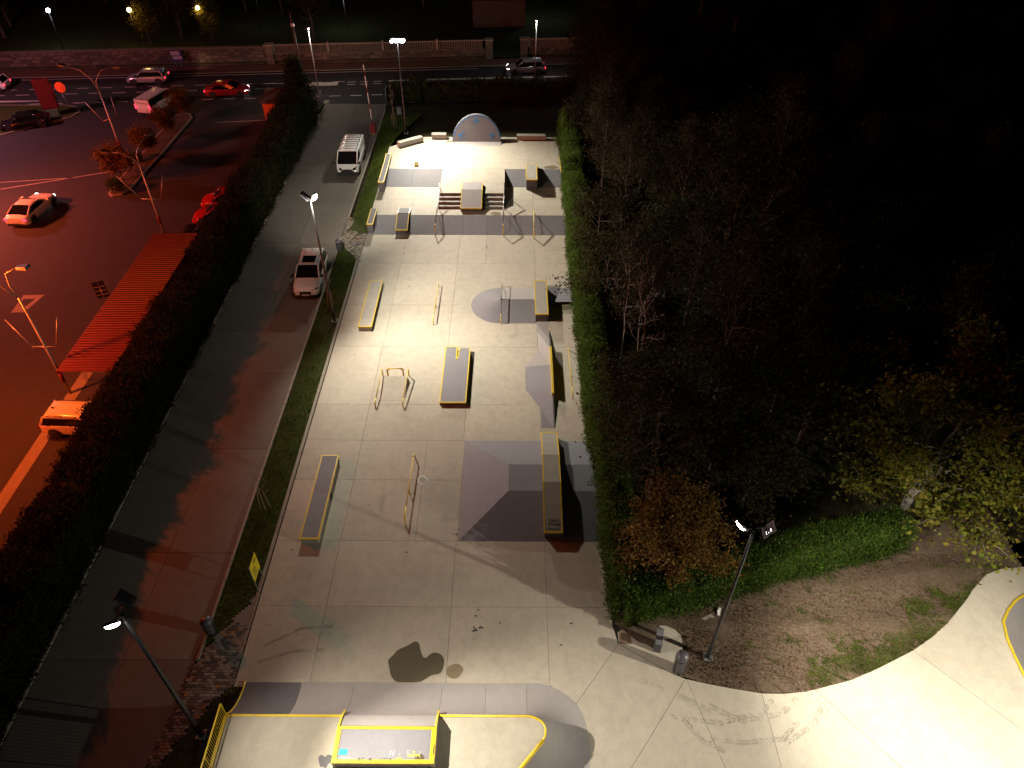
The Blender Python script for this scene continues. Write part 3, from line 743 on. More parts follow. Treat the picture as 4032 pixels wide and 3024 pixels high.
# -- tilted half-disc wallride with blue print
t = thing('wallride', 'tilted half-disc wallride with blue painted rim at the back of the deck', 'skate wall', (-3.53, 64.77, 1.2))
ang = math.atan2(2.05, 1.35); ca, sa = math.cos(ang), math.sin(ang)
def wp(u, v, off=0): return (u, .55+v*ca-off*sa, .12+v*sa+off*ca)
half = [(2.25*math.cos(a), 2.42*max(0, math.sin(a))) for a in np.linspace(0, math.pi, 41)]
front = [wp(u, v) for u, v in half]; back = [(p[0], p[1]+.42, p[2]-.06) for p in front]
n = len(front)
mb().add(front, [tuple(range(n))]).build('riding_face', 'bank_concrete', t)
fixnormals(mb().add([(p[0], p[1]+.012, p[2]-.004) for p in front]+back, [tuple(range(n, 2*n))]+[(i, i+1, n+i+1, n+i) for i in range(n-1)]+[(n-1, 0, n, 2*n-1)]).build('back_wall', 'bank_concrete', t))
mb().add([(-2.27, -.02, .008), (2.27, -.02, .008), (2.27, .3, .04), (2.27, .56, .13), (-2.27, .56, .13), (-2.27, .3, .04)], [(0, 1, 2, 5), (5, 2, 3, 4)]).build('toe_apron', 'ramp_concrete', t)
bl = mb()
for i in range(2, 38):
    a, b = half[i], half[i+1]
    for k0, k1 in ((.985, .965), (.95, .94)):
        bl.add([wp(a[0]*k0, a[1]*k0, .006), wp(a[0]*k1, a[1]*k1, .006), wp(b[0]*k1, b[1]*k1, .006), wp(b[0]*k0, b[1]*k0, .006)], [(0, 1, 2, 3)])
fixnormals(bl.build('rim_print', 'blue_print', t))
br = random.Random(5)
for cu, cv, rot in ((0, 2.02, -math.pi/2), (-1.55, .62, -.35), (1.55, .62, math.pi+.35)):
    bl = mb()
    for q in range(9):
        a = rot+(q-4)*.30+br.uniform(-.06, .06); r0, r1 = .10, br.uniform(.38, .62)*(1 if q % 2 == 0 else .7); wd = .016
        c_, s_ = math.cos(a), math.sin(a); z_ = .007+q*.0002
        bl.add([wp(cu+c_*r0-s_*wd, cv+s_*r0+c_*wd, z_), wp(cu+c_*r0+s_*wd, cv+s_*r0-c_*wd, z_), wp(cu+c_*r1+s_*wd*.6, cv+s_*r1-c_*wd*.6, z_), wp(cu+c_*r1-s_*wd*.6, cv+s_*r1+c_*wd*.6, z_)], [(0, 1, 2, 3)])
        if q % 2 == 0:
            e = .09
            for sg in (-1, 1):
                c2, s2 = math.cos(a+sg*2.5), math.sin(a+sg*2.5); p0 = (cu+c_*r1, cv+s_*r1)
                bl.add([wp(p0[0]-s2*.014, p0[1]+c2*.014, z_+.0001), wp(p0[0]+s2*.014, p0[1]-c2*.014, z_+.0001), wp(p0[0]+c2*e+s2*.012, p0[1]+s2*e-c2*.012, z_+.0001), wp(p0[0]+c2*e-s2*.012, p0[1]+s2*e+c2*.012, z_+.0001)], [(0, 1, 2, 3)])
    bl.add([wp(cu+.1*math.cos(k_*.7), cv+.1*math.sin(k_*.7), .0095) for k_ in range(9)], [tuple(range(9))])
    fixnormals(bl.build('spray_mark', 'blue_print', t))
# concrete bench blocks behind the deck
def bench(label, x, y, L, rz):
    t = thing('bench_block', label, 'concrete block', (x, y, 1.2), rz, 'concrete bench blocks at the back of the deck')
    mb().bevbox(-L/2, L/2, -.25, .25, .03, .45, .02).build('block', 'block_concrete', t)
    for s in (-1, 1): mb().box(s*L*.36-.15, s*L*.36+.15, -.2, .2, 0, .03).build('foot', 'dark_concrete', t)
bench('skewed concrete block at the back left corner of the deck', -9.62, 65.15, 2.45, math.atan2(1.5, 2.2))
bench('shortest concrete block, just left of the half-disc wallride', -7.07, 66.4, 1.36, 0)
bench('long concrete block right of the half-disc wallride, close to the hedge', 1.53, 66.2, 2.68, 0)
t = thing('kick_block', 'little yellowish wooden kick block alone on the bright deck', 'block', (-8.62, 60.7, 1.2))
mb().prism_x([(-.16, 0), (-.16, .16), (.12, .28), (.18, .27), (.18, 0)], -.16, .16).build('block', 'wood_stake', t)
mb().box(-.15, .15, -.165, -.158, .02, .15).build('front_panel', 'sign_yellow', t)

# -- near quarter pipe
t = thing('quarter_pipe', 'big quarter pipe platform in front with yellow coping and a raised middle', 'skate ramp', (0, 0, 0))
HD = 1.1
def trans(n=9):
    th = math.radians(61); return [(math.sin(th*i/n)/math.sin(th), (1-math.cos(th*i/n))/(1-math.cos(th))*HD) for i in range(n+1)]
TR = trans()
def strip(x0, x1, mat, yb=14.5, yt=12.66, name='transition'):
    P = [[(x, yb+(yt-yb)*h, .004+z) for h, z in TR] for x in (x0, x1)]
    o = mb().grid(P).build(name, mat, t); fixnormals(o); return o
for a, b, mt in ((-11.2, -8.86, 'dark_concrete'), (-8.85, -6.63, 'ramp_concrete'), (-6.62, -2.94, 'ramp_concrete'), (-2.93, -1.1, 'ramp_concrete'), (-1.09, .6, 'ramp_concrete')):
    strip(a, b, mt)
mb().prism_x([(14.52, 0)]+[(14.5-1.84*h, .02+z) for h, z in TR]+[(12.5, HD), (12.5, 0)], -11.26, -11.2).build('side_wall', 'block_concrete', t)
mb().tube([(-11.23, 14.5-1.84*h, .03+z) for h, z in TR], .035, 6).build('side_edge', 'yellow_paint', t)
base_p = [(.61, 14.53), (1.05, 14.52), (1.5, 14.44), (1.95, 14.25), (2.33, 13.98), (2.66, 13.66), (2.9, 13.2), (3.03, 12.6), (3.08, 11.9), (3.0, 11.15), (2.55, 10.2), (1.9, 9.3), (-.5, 6.4)]
cop_p = [(.61, 12.66), (.78, 12.64), (.95, 12.58), (1.08, 12.51), (1.19, 12.43), (1.27, 12.32), (1.31, 12.2), (1.31, 12.05), (1.27, 11.88), (1.19, 11.73), (.8, 11.26), (.36, 10.74), (-2.3, 7.6)]
P = [[(b[0]+(c[0]-b[0])*h, b[1]+(c[1]-b[1])*h, .004+z) for h, z in TR] for b, c in zip(base_p, cop_p)]
fixnormals(mb().grid(P).build('transition', 'ramp_concrete', t))
mb().prism_z([(-11.2, 12.6), (-6.66, 12.6), (-6.66, 5), (-11.2, 5)], .3, HD).build('deck', 'floor_concrete', t)
mb().prism_z([(-2.88, 12.6)]+[(c[0]-.03, c[1]-.04) for c in cop_p]+[(-2.9, 7)], .3, HD).build('deck', 'floor_concrete', t)
mb().prism_z([(-6.66, 10.70), (-2.88, 10.70), (-2.88, 5), (-6.66, 5)], .3, HD-.003).build('deck', 'floor_concrete', t)
mb().box(-11.2, -6.67, 12.58, 12.68, HD-.07, HD+.012).build('coping', 'yellow_paint', t)
mb().tube([(c[0], c[1], HD) for c in [(-2.88, 12.66)]+cop_p[:10]], .045, 8).build('coping', 'yellow_paint', t)
mb().tube([(c[0], c[1], HD+.005) for c in cop_p[9:]], .075, 8).build('coping', 'yellow_paint', t)
# raised extension and its top
fixnormals(mb().grid([[(x, 12.66-.56*q/5, HD+.004+.36*(q/5)**.9) for q in range(6)] for x in (-6.6, -2.94)]).build('extension_face', 'ramp_concrete', t))
for x0, x1 in ((-6.66, -6.6), (-2.94, -2.88)):
    mb().prism_x([(12.95, .86), (12.66, HD+.06), (12.06, 1.52), (10.73, 1.52), (10.73, HD), (12.95, .8)], x0, x1).build('cheek_wall', 'block_concrete', t)
    mb().prism_x([(12.97, .90), (12.66, HD+.09), (12.05, 1.545), (12.0, 1.5), (12.66, HD+.03), (12.92, .84)], x0-.006, x1+.006).build('edge_cap', 'yellow_paint', t)
mb().box(-6.6, -2.94, 10.74, 12.06, HD-.1, 1.49).build('extension_box', 'block_concrete', t)
mb().box(-6.5, -3.05, 10.86, 11.95, 1.48, 1.50).build('top_panel', 'bank_concrete', t)
for b_ in ((-6.67, -2.87, 11.95, 12.06), (-6.67, -2.87, 10.72, 10.855)):
    mb().box(*b_, 1.43, 1.525).build('steel_edge', 'yellow_paint', t)
for b_ in ((-6.67, -6.5), (-3.05, -2.87)):
    mb().box(*b_, 10.858, 11.947, 1.43, 1.523).build('steel_edge', 'yellow_paint', t)
pnl = mb().box(-6.55, -3.0, 10.722, 10.735, HD+.01, 1.42).build('painted_front', 'dark_concrete', t)
mb().cbox(-6.29, 11.12, 1.5025, .31, .21, .003).build('cyan_square', 'cyan_print', t)
# scribbles: short pen strokes
def scribble(name, parent, x0, x1, y, h, z, mat, n, seed, wd=.012):
    r_ = random.Random(seed); s_ = mb(); px, py = x0, y
    for q in range(n):
        nx = x0+(x1-x0)*(q+1)/n+r_.uniform(-.3, .3)*(x1-x0)/n*2; ny = y+r_.uniform(-.5, .5)*h
        a, b = Vector((px, py)), Vector((nx, ny)); d = (b-a)
        if d.length > 1e-3:
            d.normalize(); nn = Vector((-d.y, d.x))*wd/2
            s_.add([(*(a-nn), z+q*.00008), (*(b-nn), z+q*.00008), (*(b+nn), z+q*.00008), (*(a+nn), z+q*.00008)], [(0, 1, 2, 3)])
        px, py = nx, ny
    o = s_.build(name, mat, parent); fixnormals(o)
    return o
def text(name, body, loc_, size, mat, parent=None, rx=0, rz=0, shear=0, al='CENTER'):
    c = bpy.data.curves.new(name, 'FONT'); c.body = body; c.size = size; c.shear = shear; c.align_x = al; c.align_y = 'CENTER'
    o = bpy.data.objects.new(name, c); COL.objects.link(o)
    me = bpy.data.meshes.new_from_object(o); COL.objects.unlink(o); bpy.data.objects.remove(o); bpy.data.curves.remove(c)
    me.materials.clear(); me.materials.append(M[mat])
    q = link_mesh(name, me, parent, loc_); q.rotation_euler = (rx, 0, rz); return q
ZT = 1.5022
text('chalk_letter', 'N', (-4.47, 11.08, ZT), .27, 'ink_white', t, shear=.1)
text('chalk_letter', 'r', (-4.16, 11.06, ZT), .17, 'ink_white', t)
text('chalk_letter', 'C', (-3.86, 11.13, ZT), .2, 'ink_white', t)
text('chalk_letter', 'i', (-3.42, 11.12, ZT), .24, 'ink_white', t)
text('signature', 'Gorjon', (-6.18, 10.92, ZT), .13, 'ink_white', t, shear=.3)
text('yellow_cross', '+', (-3.66, 11.12, ZT), .22, 'ink_yellow', t)
scribble('yellow_scrawl', t, -3.88, -3.4, 11.0, .12, ZT, 'ink_yellow', 34, 2, .018)
scribble('yellow_scrawl', t, -4.3, -4.1, 10.9, .09, ZT, 'ink_yellow', 22, 5, .014)
for q, (a, b) in enumerate(((-5.75, -5.5), (-5.35, -5.15), (-4.95, -4.45))): scribble('black_scrawl', t, a, b, 10.84, .16, 1.5262, 'ink_black', 14, 10+q, .016)
scribble('black_scrawl', t, -2.93, -2.9, 11.2, .5, 1.5242, 'ink_black', 20, 30, .014)
mb().disc(-3.42, 10.95, ZT-.0005, .16, 20, .15, 1, .8, 3).build('wet_patch', 'wet_concrete', t)
# stains on the floor and deck
def stain(label, parts, mat='wet_concrete'):
    s_ = mb()
    for q, p in enumerate(parts): s_.add([(x, y, z) for x, y, z in p], [tuple(range(len(p)))])
    o = s_.build('water_stain', mat); fixnormals(o)
    for p in o.data.polygons:
        if p.normal.z < 0: p.flip()
    return tag(o, label, 'stain')
def blob(cx, cy, z, r, sx=1, sy=1, wob=.12, seed=1, n=36):
    m_ = mb().disc(cx, cy, z, r, n, wob, sx, sy, seed); return m_.v
def smooth_poly(P_, z, it=2):
    for _ in range(it):
        Q = []
        for a, b in zip(P_, P_[1:]+P_[:1]): Q += [(a[0]*.75+b[0]*.25, a[1]*.75+b[1]*.25), (a[0]*.25+b[0]*.75, a[1]*.25+b[1]*.75)]
        P_ = Q
    return [(x, y, z) for x, y in P_]
stain('large dark lobed stain on the near floor in front of the quarter pipe', [smooth_poly([(-4.28, 16.42), (-4.55, 16.2), (-5.0, 16.0), (-5.15, 15.75), (-5.38, 15.5), (-5.25, 15.2), (-5.2, 14.9), (-4.95, 14.55), (-4.6, 14.53), (-3.95, 14.53), (-3.75, 14.62), (-3.4, 14.88), (-3.1, 14.88), (-2.94, 15.12), (-2.93, 15.68), (-3.3, 15.9), (-3.58, 15.8), (-3.72, 15.6), (-3.86, 15.65), (-4.0, 15.95), (-4.08, 16.3)], .006)])
stain('small round dark stain just right of the large lobed stain', [blob(-2.46, 15.04, .006, .34, 1.05, .95, .06, 2)], 'wet_light')
stain('pale brown puddle on the deck right of the box ledge', [blob(3.2, 60.4, 1.208, .45, 1.3, .8, .1, 3)], 'wet_light')
stain('brown puddle on the plateau below the box ledge near the hedge', [blob(2.98, 56.3, .606, .34, 1, .9, .05, 4)], 'wet_light')
stain('oval brown puddle on the plateau right of the sloping stair block', [blob(-1.52, 53.3, .606, .42, 1.1, .6, .08, 5)], 'wet_light')
stain('brown puddle at the left foot of the half-disc wallride', [blob(-6.1, 65.6, 1.208, .38, 1.0, .55, .05, 6)], 'wet_light')
stain('dark puddle by the right hedge beyond the tall pale ledge', [blob(3.45, 41.3, .006, .45, 1.1, .7, .06, 7)], 'wet_light')
stain('grey lobed stain on the quarter pipe deck left of its raised box', [blob(-7.0, 10.95, HD+.006, .26, .75, 1.1, .3, 8)], 'dark_concrete')
t2 = thing('floor_drain', 'square drain cover set cornerwise in the floor beside the near low rail', 'drain cover', (-4.84, 25.66, 0), math.pi/4)
mb().box(-.24, .24, -.24, .24, -.02, .006).build('frame', 'galv_steel', t2); mb().box(-.19, .19, -.19, .19, .006, .011).build('plate', 'kerb_concrete', t2)
# graffiti on the arched ledge and hip, small dark scuffs
led = [o for o in bpy.data.objects if o.get('label', '').startswith('arched three-part')][0]
def on_led(o, y): 
    return o
for q, yy_ in enumerate((22.62, 22.42, 22.18)):
    zz = .42+(yy_-21.95)*.58/2.75+.012
    m_ = mb(); r_ = random.Random(40+q); px = -.28
    for s in range(16):
        nx = -.28+.6*(s+1)/16; ya, yb = r_.uniform(-.07, .07), r_.uniform(-.07, .07)
        dz = .58/2.75
        m_.tube([(px, yy_-21.95+ya, zz+ya*dz), (nx, yy_-21.95+yb, zz+yb*dz)], .007, 4); px = nx
    m_.build('black_scrawl', 'ink_black', led)
hipo = [o for o in bpy.data.objects if o.name == 'hip_bank'][0]
text('black_scrawl', 'DC', (4.15, 24.95-21.72, .612), .42, 'ink_black', hipo)
text('black_scrawl', 'J E', (4.2, 25.35-21.72, .612), .28, 'ink_black', hipo)
sc_m = mb(); r_ = random.Random(9)
for q in range(60):
    if q < 14: cx_, cy_ = -2.4+r_.gauss(0, .28), 22.2+r_.gauss(0, .05)
    elif q < 26: cx_, cy_ = -1.6+r_.gauss(0, .15), 17.0+r_.gauss(0, .2)
    else: cx_, cy_ = r_.uniform(-11, 4), r_.uniform(15, 50)
    sc_m.disc(cx_, cy_, .005+q*.00002, r_.uniform(.015, .05), 9, .3, r_.uniform(.6, 2.4), 1, q)
tag(sc_m.build('scuff_marks', 'ink_black'), kind='stuff')
# tyre tracks on the plaza: rows of chevron lugs
tm = mb(); r_ = random.Random(11); zq = .005
def track(pts, n, w_=.2, skip=.25):
    global zq
    pts = [Vector(p) for p in pts]
    for q in range(n):
        if r_.random() < skip: continue
        u = q/(n-1)*(len(pts)-1); i = min(int(u), len(pts)-2); p = pts[i].lerp(pts[i+1], u-i); d = (pts[i+1]-pts[i]).normalized(); s = Vector((-d.y, d.x))
        for sg in (-1, 1):
            if r_.random() < .2: continue
            a = p+s*sg*.015; b = p+s*sg*w_/2-d*.10; wd = d*.022; zq += .000004
            vs = [(*(a-wd), zq), (*(a+wd), zq), (*(b+wd), zq), (*(b-wd), zq)]
            tm.add(vs if sg < 0 else vs[::-1], [(0, 1, 2, 3)])
track([(5.6, 14.6), (7.2, 13.9), (8.5, 13.2), (10.0, 13.1), (10.8, 13.9)], 60)
track([(6.2, 13.2), (8.4, 12.9), (9.8, 13.25)], 50, .2, .4)
track([(7.4, 12.3), (9.2, 12.15), (10.8, 12.3), (11.6, 13.0)], 56)
track([(7.0, 13.0), (7.6, 12.2), (8.4, 11.8)], 34)
track([(8.0, 13.7), (9.3, 13.0), (11.0, 13.3), (11.9, 14.0)], 44, .22, .4)
track([(11.0, 12.2), (12.2, 12.9), (12.9, 13.8)], 34)
track([(-10.8, 16.2), (-9.4, 17.0), (-8.0, 17.1)], 50, .12, .2)
track([(-10.9, 15.4), (-9.6, 15.9), (-8.2, 16.0)], 50, .12, .3)
fixnormals(tag(tm.build('tyre_tracks', 'tyre_mark'), kind='stuff'))
# -- bowl at the right edge of the frame
t = thing('skate_bowl', 'bowl with a round yellow coping at the right edge of the plaza', 'skate bowl', (0, 0, 0))
BC = [(30, 20.0), (26.5, 19.7), (25, 19.36), (23.74, 18.86), (23.17, 18.55), (22.64, 18.1), (22.11, 17.5), (21.87, 16.64), (21.79, 15.87), (21.75, 15), (21.92, 13.6), (22.6, 12.3), (24.5, 11.0), (27, 10.4)]
mb().tube([(x, y, .02) for x, y in BC], .06, 8).build('coping', 'yellow_paint', t)
cc = Vector((26.5, 15.5))
P = []
for x, y in BC:
    v = Vector((x, y)); d = (cc-v); d.normalize() if d.length else None
    P.append([(v.x+d.x*1.7*h, v.y+d.y*1.7*h, -1.3+1.3*((1-h)**2)) for h in (0, .12, .25, .4, .6, .8, 1)]+[(cc.x, cc.y, -1.3)])
fixnormals(mb().grid(P).build('bowl_wall', 'ramp_concrete', t))
# open the ground under the bowl
g_ = bpy.data.objects['ground']; bm = bmesh.new(); bm.from_mesh(g_.data)
bmesh.ops.delete(bm, geom=[f for f in bm.faces if 21 < f.calc_center_median().x < 29 and 10 < f.calc_center_median().y < 22], context='FACES')
bm.to_mesh(g_.data); bm.free()

# ================================================================== LAMP POSTS
def mast(label, x, y, z, h, heads, r0=.10, name='floodlight_mast'):
    """heads: list of (dx, dy, aim vector, lit)"""
    t = thing(name, label, 'lamp post', (x, y, z))
    mb().tube([(0, 0, 0), (0, 0, .9), (0, 0, .95), (0, 0, h)], [r0, r0*.97, r0*.82, r0*.55], 12).build('pole', 'black_steel', t)
    mb().cbox(0, 0, .015, .4, .4, .03).build('base_plate', 'galv_steel', t)
    for q in range(4): mb().lathe([(.03, 0), (.03, .07), (0, .07)], (-1)**q*.15, (-1)**(q//2)*.15, .03, 6).build('bolt', 'galv_steel', t)
    if len(heads) > 1:
        xs_ = [a[0] for a in heads]; ys_ = [a[1] for a in heads]
        mb().tube([(min(xs_), min(ys_) if xs_[0] != xs_[1] else ys_[0], h-.02), (max(xs_), max(ys_) if xs_[0] != xs_[1] else ys_[-1], h-.02)], .03, 6).build('cross_arm', 'black_steel', t)
    for dx, dy, aim, lit in heads:
        hd = bpy.data.objects.new('lamp_head', mb().cbox(0, 0, 0, .42, .62, .08).mesh('lamp_head', 'grey_plastic')); COL.objects.link(hd); hd.parent = t
        hd.location = (dx, dy, h+.06); hd.rotation_euler = Vector(aim).to_track_quat('-Z', 'Y').to_euler()
        mb().lathe([(.0, -.13), (.1, -.12), (.19, -.08), (.23, -.035)], 0, 0, 0, 14).build('lens', 'lamp_glow' if lit else 'glass_dark', hd)  # bowl bulged and enlarged so the lit glow shows from all sides
        fin = mb()
        for q in range(5): fin.cbox(0, -.18+.09*q, .05, .28, .012, .03)
        fin.build('cooling_fins', 'grey_plastic', hd)
    return t
mast('far floodlight mast with three lit heads behind the deck corner', -10.59, 69.48, .35, 8.5, [(-.45, 0, (3, -7, -4.5), 1), (0, 0, (3, -7, -4.5), 1), (.45, 0, (4, -7, -4.5), 1)])
mast('black mast with one lit head on the verge beside the parked white suv', -12.14, 39.69, -.02, 9.1, [(.25, .0, (5, -3, -3), 1), (-.3, .1, (-4, 1, -5), 0)])
mast('nearest black mast, its head lit over the dark driveway', -12.39, 12.33, -.02, 9.0, [(-.15, -.35, (3, -6.5, -4.5), 1), (-.1, .55, (-4, .5, -4), 0)], .115)
mt = mast('dark mast in the dirt bed with one lit and one slotted head', 8.47, 15.76, -.02, 9.05, [(-.42, .15, (-5, -2.2, -4), 1), (.5, -.05, (4, -.4, -2.2), 0)])
hd = [c for c in mt.children if c.name.startswith('lamp_head')][1]
for q in range(3): mb().cbox(.10, -.12+.11*q, .037, .12, .018, .006).build('led_slot', 'lamp_glow_soft', hd)

def arm_pole(label, x, y, h, top_h, armpts, bracket=None, r=.075, z=-.06):
    t = thing('lantern_pole', label, 'lamp post', (x, y, z))
    mb().tube([(0, 0, 0), (0, 0, 1.2), (0, 0, h)], [r*1.4, r*1.1, r*.7], 10).build('pole', 'galv_steel', t)
    mb().tube([(0, 0, .9), (0, 0, 1.6)], r*1.42, 10).build('painted_band', 'stripe_red', t)
    for pts, rot in armpts:
        mb().tube(pts, r*.5, 8).build('curved_arm', 'galv_steel', t)
        e = Vector(pts[-1]); d = (Vector(pts[-1])-Vector(pts[-2])); d.z = 0; d.normalize()
        hd = mb().add([(-.18, 0, 0), (.18, 0, 0), (.24, .62, .02), (-.24, .62, .02), (-.12, 0, .12), (.12, 0, .12), (.2, .6, .2), (-.2, .6, .2)], [(3, 2, 1, 0), (4, 5, 6, 7), (0, 1, 5, 4), (1, 2, 6, 5), (2, 3, 7, 6), (3, 0, 4, 7)]).build('lantern', 'grey_plastic', t, tuple(e-Vector((0, 0, .06))))
        hd.rotation_euler = (0, 0, math.atan2(-d.x, d.y))
        mb().cbox(0, .36, -.012, .3, .4, .02).build('lantern_glass', 'plate_white', hd)
    if bracket:
        zb, arms, m_ = bracket
        b0, b1 = arms[0][0], arms[1][0]
        mb().tube([b0, b1], .035, 6).build('bracket_bar', m_, t)
        for a in arms: mb().tube(a, .035, 6).build('bracket_rod', m_, t)
    return t
arm_pole('bent double lantern pole nearest the red canopy, with a V bracket', -26.75, 32.41, 7.0, 8.6,
         [([(0, 0, 6.9), (-.35, .25, 7.6), (-.3, .35, 8.3), (.55, .3, 8.75)], 0), ([(0, 0, 6.9), (-.6, 0, 7.7), (-1.3, -.5, 8.4), (-2.1, -1.2, 8.95)], 0)],
         (3.5, [[(-.75, 0, 3.6), (-1.9, .55, 5.1)], [(.65, 0, 3.6), (1.0, .7, 5.2)]], 'galv_steel'))
arm_pole('double lantern pole in the middle row behind the red canopy, with a V bracket', -27.77, 51.06, 5.8, 7.2,
         [([(0, 0, 5.75), (-.15, .3, 6.4), (.1, .6, 7.0), (.5, 1.4, 7.4)], 0), ([(0, 0, 5.75), (-.5, .1, 6.3), (-1.2, .2, 6.6), (-2.0, .3, 6.6)], 0)],
         (3, [[(-.8, 0, 3.0), (-2.3, .5, 4.6)], [(.7, 0, 3.0), (1.15, .6, 4.7)]], 'galv_steel'))
arm_pole('farthest double lantern pole, near the white van in the car park', -36.58, 65.03, 5.9, 7.2,
         [([(0, 0, 5.8), (-.1, .2, 6.8), (.5, .5, 7.6), (1.5, .7, 7.8)], 0), ([(0, 0, 5.8), (-.4, .2, 6.9), (-1.3, .5, 7.6), (-2.5, .7, 7.9)], 0)],
         (3, [[(-.55, -.2, 3.4), (-1.9, .4, 4.9)], [(.55, .3, 3.6), (.35, .9, 5.2)]], 'galv_steel'))

# ================================================================== VEHICLES
def superprof(L, st):  # stations list of (x, halfwidth, z_low, z_side, z_top, w_top)
    return st
def vehicle(name, label, cat, loc_, rz, paint, kind='car', L=4.5, W=1.85, H=1.6, group=None, lights=None, roofrails=False, sunroof=False, rack=False, plate=True, wheel_r=.34):
    t = thing(name, label, cat, loc_, rz, group)
    hw = W/2
    if kind == 'van':
        zb, hood, belt = .32, 1.08, 1.15
        wb_f, wb_t = L*.42, L*.24      # windscreen base / top (x from centre, front +)
        rb, rt = -L*.495, -L*.48
    elif kind == 'sports':
        zb, hood, belt = .22, .88, .92
        wb_f, wb_t, rb, rt = L*.17, L*.0, -L*.40, -L*.2
    elif kind == 'saloon':
        zb, hood, belt = .24, .86, .92
        wb_f, wb_t, rb, rt = L*.22, L*.06, -L*.38, -L*.22
    else:  # suv / estate
        zb, hood, belt = .28, H*.60, H*.63
        wb_f, wb_t, rb, rt = L*.22, L*.075, -L*.47, -L*.40
    # lower body loft
    S = [(-L/2, .80, zb+.18, belt-.12), (-L/2+.05, .93, zb+.08, belt-.04), (-L*.42, .985, zb, belt), (-L*.25, 1, zb, belt), (0, 1, zb, belt), (wb_f-.1, 1, zb, belt), (wb_f+.08, .995, zb, hood), (L*.38, .97, zb, hood-.06), (L*.455, .90, zb+.03, hood-.16), (L/2-.04, .80, zb+.1, hood-.27), (L/2, .66, zb+.16, hood-.36)]
    if kind == 'van': S[-4:] = [(L*.44, .97, zb, hood-.10), (L*.475, .93, zb+.03, hood-.26), (L/2-.03, .85, zb+.1, hood-.42), (L/2, .74, zb+.14, hood-.5)]
    P = []
    for x, f, z0, z1 in S:
        a = hw*f; zm = (z0+z1)*.5
        half = [(a*.90, z0), (a*.985, z0+.10*(z1-z0)), (a, zm), (a*.985, z1-.14*(z1-z0)), (a*.93, z1-.03), (a*.80, z1+.005), (a*.4, z1+.03), (0, z1+.035)]
        P.append([(x, -p[0], p[1]) for p in half]+[(x, p[0], p[1]) for p in half[-2::-1]])
    b = mb().grid(P); n = len(b.v); m_ = len(P[0])
    b.f += [tuple(range(m_)), tuple(range(n-m_, n))[::-1]]; b.sm += [False, False]
    body = fixnormals(b.build('body', paint, t))
    # cabin
    wt = hw*(.93 if kind == 'van' else .76 if kind == 'sports' else .80); wbm = hw*.94
    zr = H
    def cab(x, s, z): # interpolated side width
        return s*(wbm+(wt-wbm)*(z-belt)/(zr-belt))
    A = dict(fb=(wb_f+.12, belt+.02), ft=(wb_t, zr-.05), rb=(rb, belt+.02), rt=(rt, zr-.06))
    rf = mb(); rows_ = []
    nx = 7
    for i in range(nx):
        u = i/(nx-1); x = A['rt'][0]+(A['ft'][0]-A['rt'][0])*u; z = zr-.06+.06*math.sin(math.pi*(.12+.76*u))
        rows_.append([(x, wt*s, z-.045*abs(s)**2.5-(.04 if abs(s) == 1 else 0)) for s in (-1, -.9, -.5, 0, .5, .9, 1)])
    rf.grid(rows_); roof = fixnormals(rf.build('roof', paint, t))
    def pane(nm, pts, off):
        o = mb().add(pts, [tuple(range(len(pts)))]).build(nm, 'glass_dark', t); return fixnormals(o)
    zt = zr-.10; e = .03
    pane('windscreen', [(A['fb'][0], -wbm*.93, A['fb'][1]), (A['fb'][0], wbm*.93, A['fb'][1]), (A['ft'][0]+.02, wt*.92, zr-.045), (A['ft'][0]+.02, -wt*.92, zr-.045)], 0)
    pane('rear_window', [(A['rb'][0], -wbm*.88, A['rb'][1]+(.25 if kind == 'van' else 0)), (A['rb'][0], wbm*.88, A['rb'][1]+(.25 if kind == 'van' else 0)), (A['rt'][0]-.015, wt*.9, zr-.085), (A['rt'][0]-.015, -wt*.9, zr-.085)], 0)
    x_end = (A['ft'][0]-.85) if (kind == 'van' and rack) else A['rb'][0]
    for s in (-1, 1):
        q0 = A['fb'][0]-.03; 
        if kind == 'van' and rack:
            side = [(q0, belt), (wb_t+.02, zr-.12), (wb_t-.75, zr-.12), (wb_t-.75, belt)]
        else: side = [(q0-.06, belt), (A['ft'][0]-.03, zr-.10), (A['rt'][0]+.05, zr-.11), (A['rb'][0]+.1, belt)]
        pane('side_window', [(x, cab(x, s, z)+s*.012, z) for x, z in side], 0)
        # painted side of the cabin (pillars and the closed van side)
        full = [(A['fb'][0], belt-.02), (A['ft'][0], zr-.07), (A['rt'][0], zr-.085), (A['rb'][0], belt-.02)]
        fixnormals(mb().add([(x, cab(x, s, z), z) for x, z in full], [(0, 1, 2, 3)]).build('cabin_side', paint, t))
        xs_ = [-.02*L] if kind in ('suv', 'saloon') else []
        for xp in xs_: mb().cbox(xp, cab(0, s, (belt+zr)/2)+s*.012, (belt+zr)/2-.02, .06, .02, zr-belt-.14).build('pillar', 'trim_black', t)
        for nm, p0, p1 in (('pillar', 'fb', 'ft'), ('pillar', 'rb', 'rt')):
            a_, b_ = A[p0], A[p1]
            mb().tube([(a_[0], s*wbm*.965, a_[1]-.04), (b_[0], s*wt*.96, b_[1])], .05, 6).build(nm, paint, t)
        mr = mb().bevbox(-.1, .1, -.11, .11, -.08, .08, .03).build('wing_mirror', 'trim_black' if kind != 'sports' else paint, t, (wb_f-.02, s*(hw+.10), belt+.10))
    if kind == 'van':
        fixnormals(mb().add([(A['rb'][0]+.005, y, z) for y, z in ((-wbm*.97, belt-.1), (wbm*.97, belt-.1), (wt*.97, zr-.09), (-wt*.97, zr-.09))], [(0, 1, 2, 3)]).build('rear_doors', paint, t))
    # wheels
    wx = L*.31
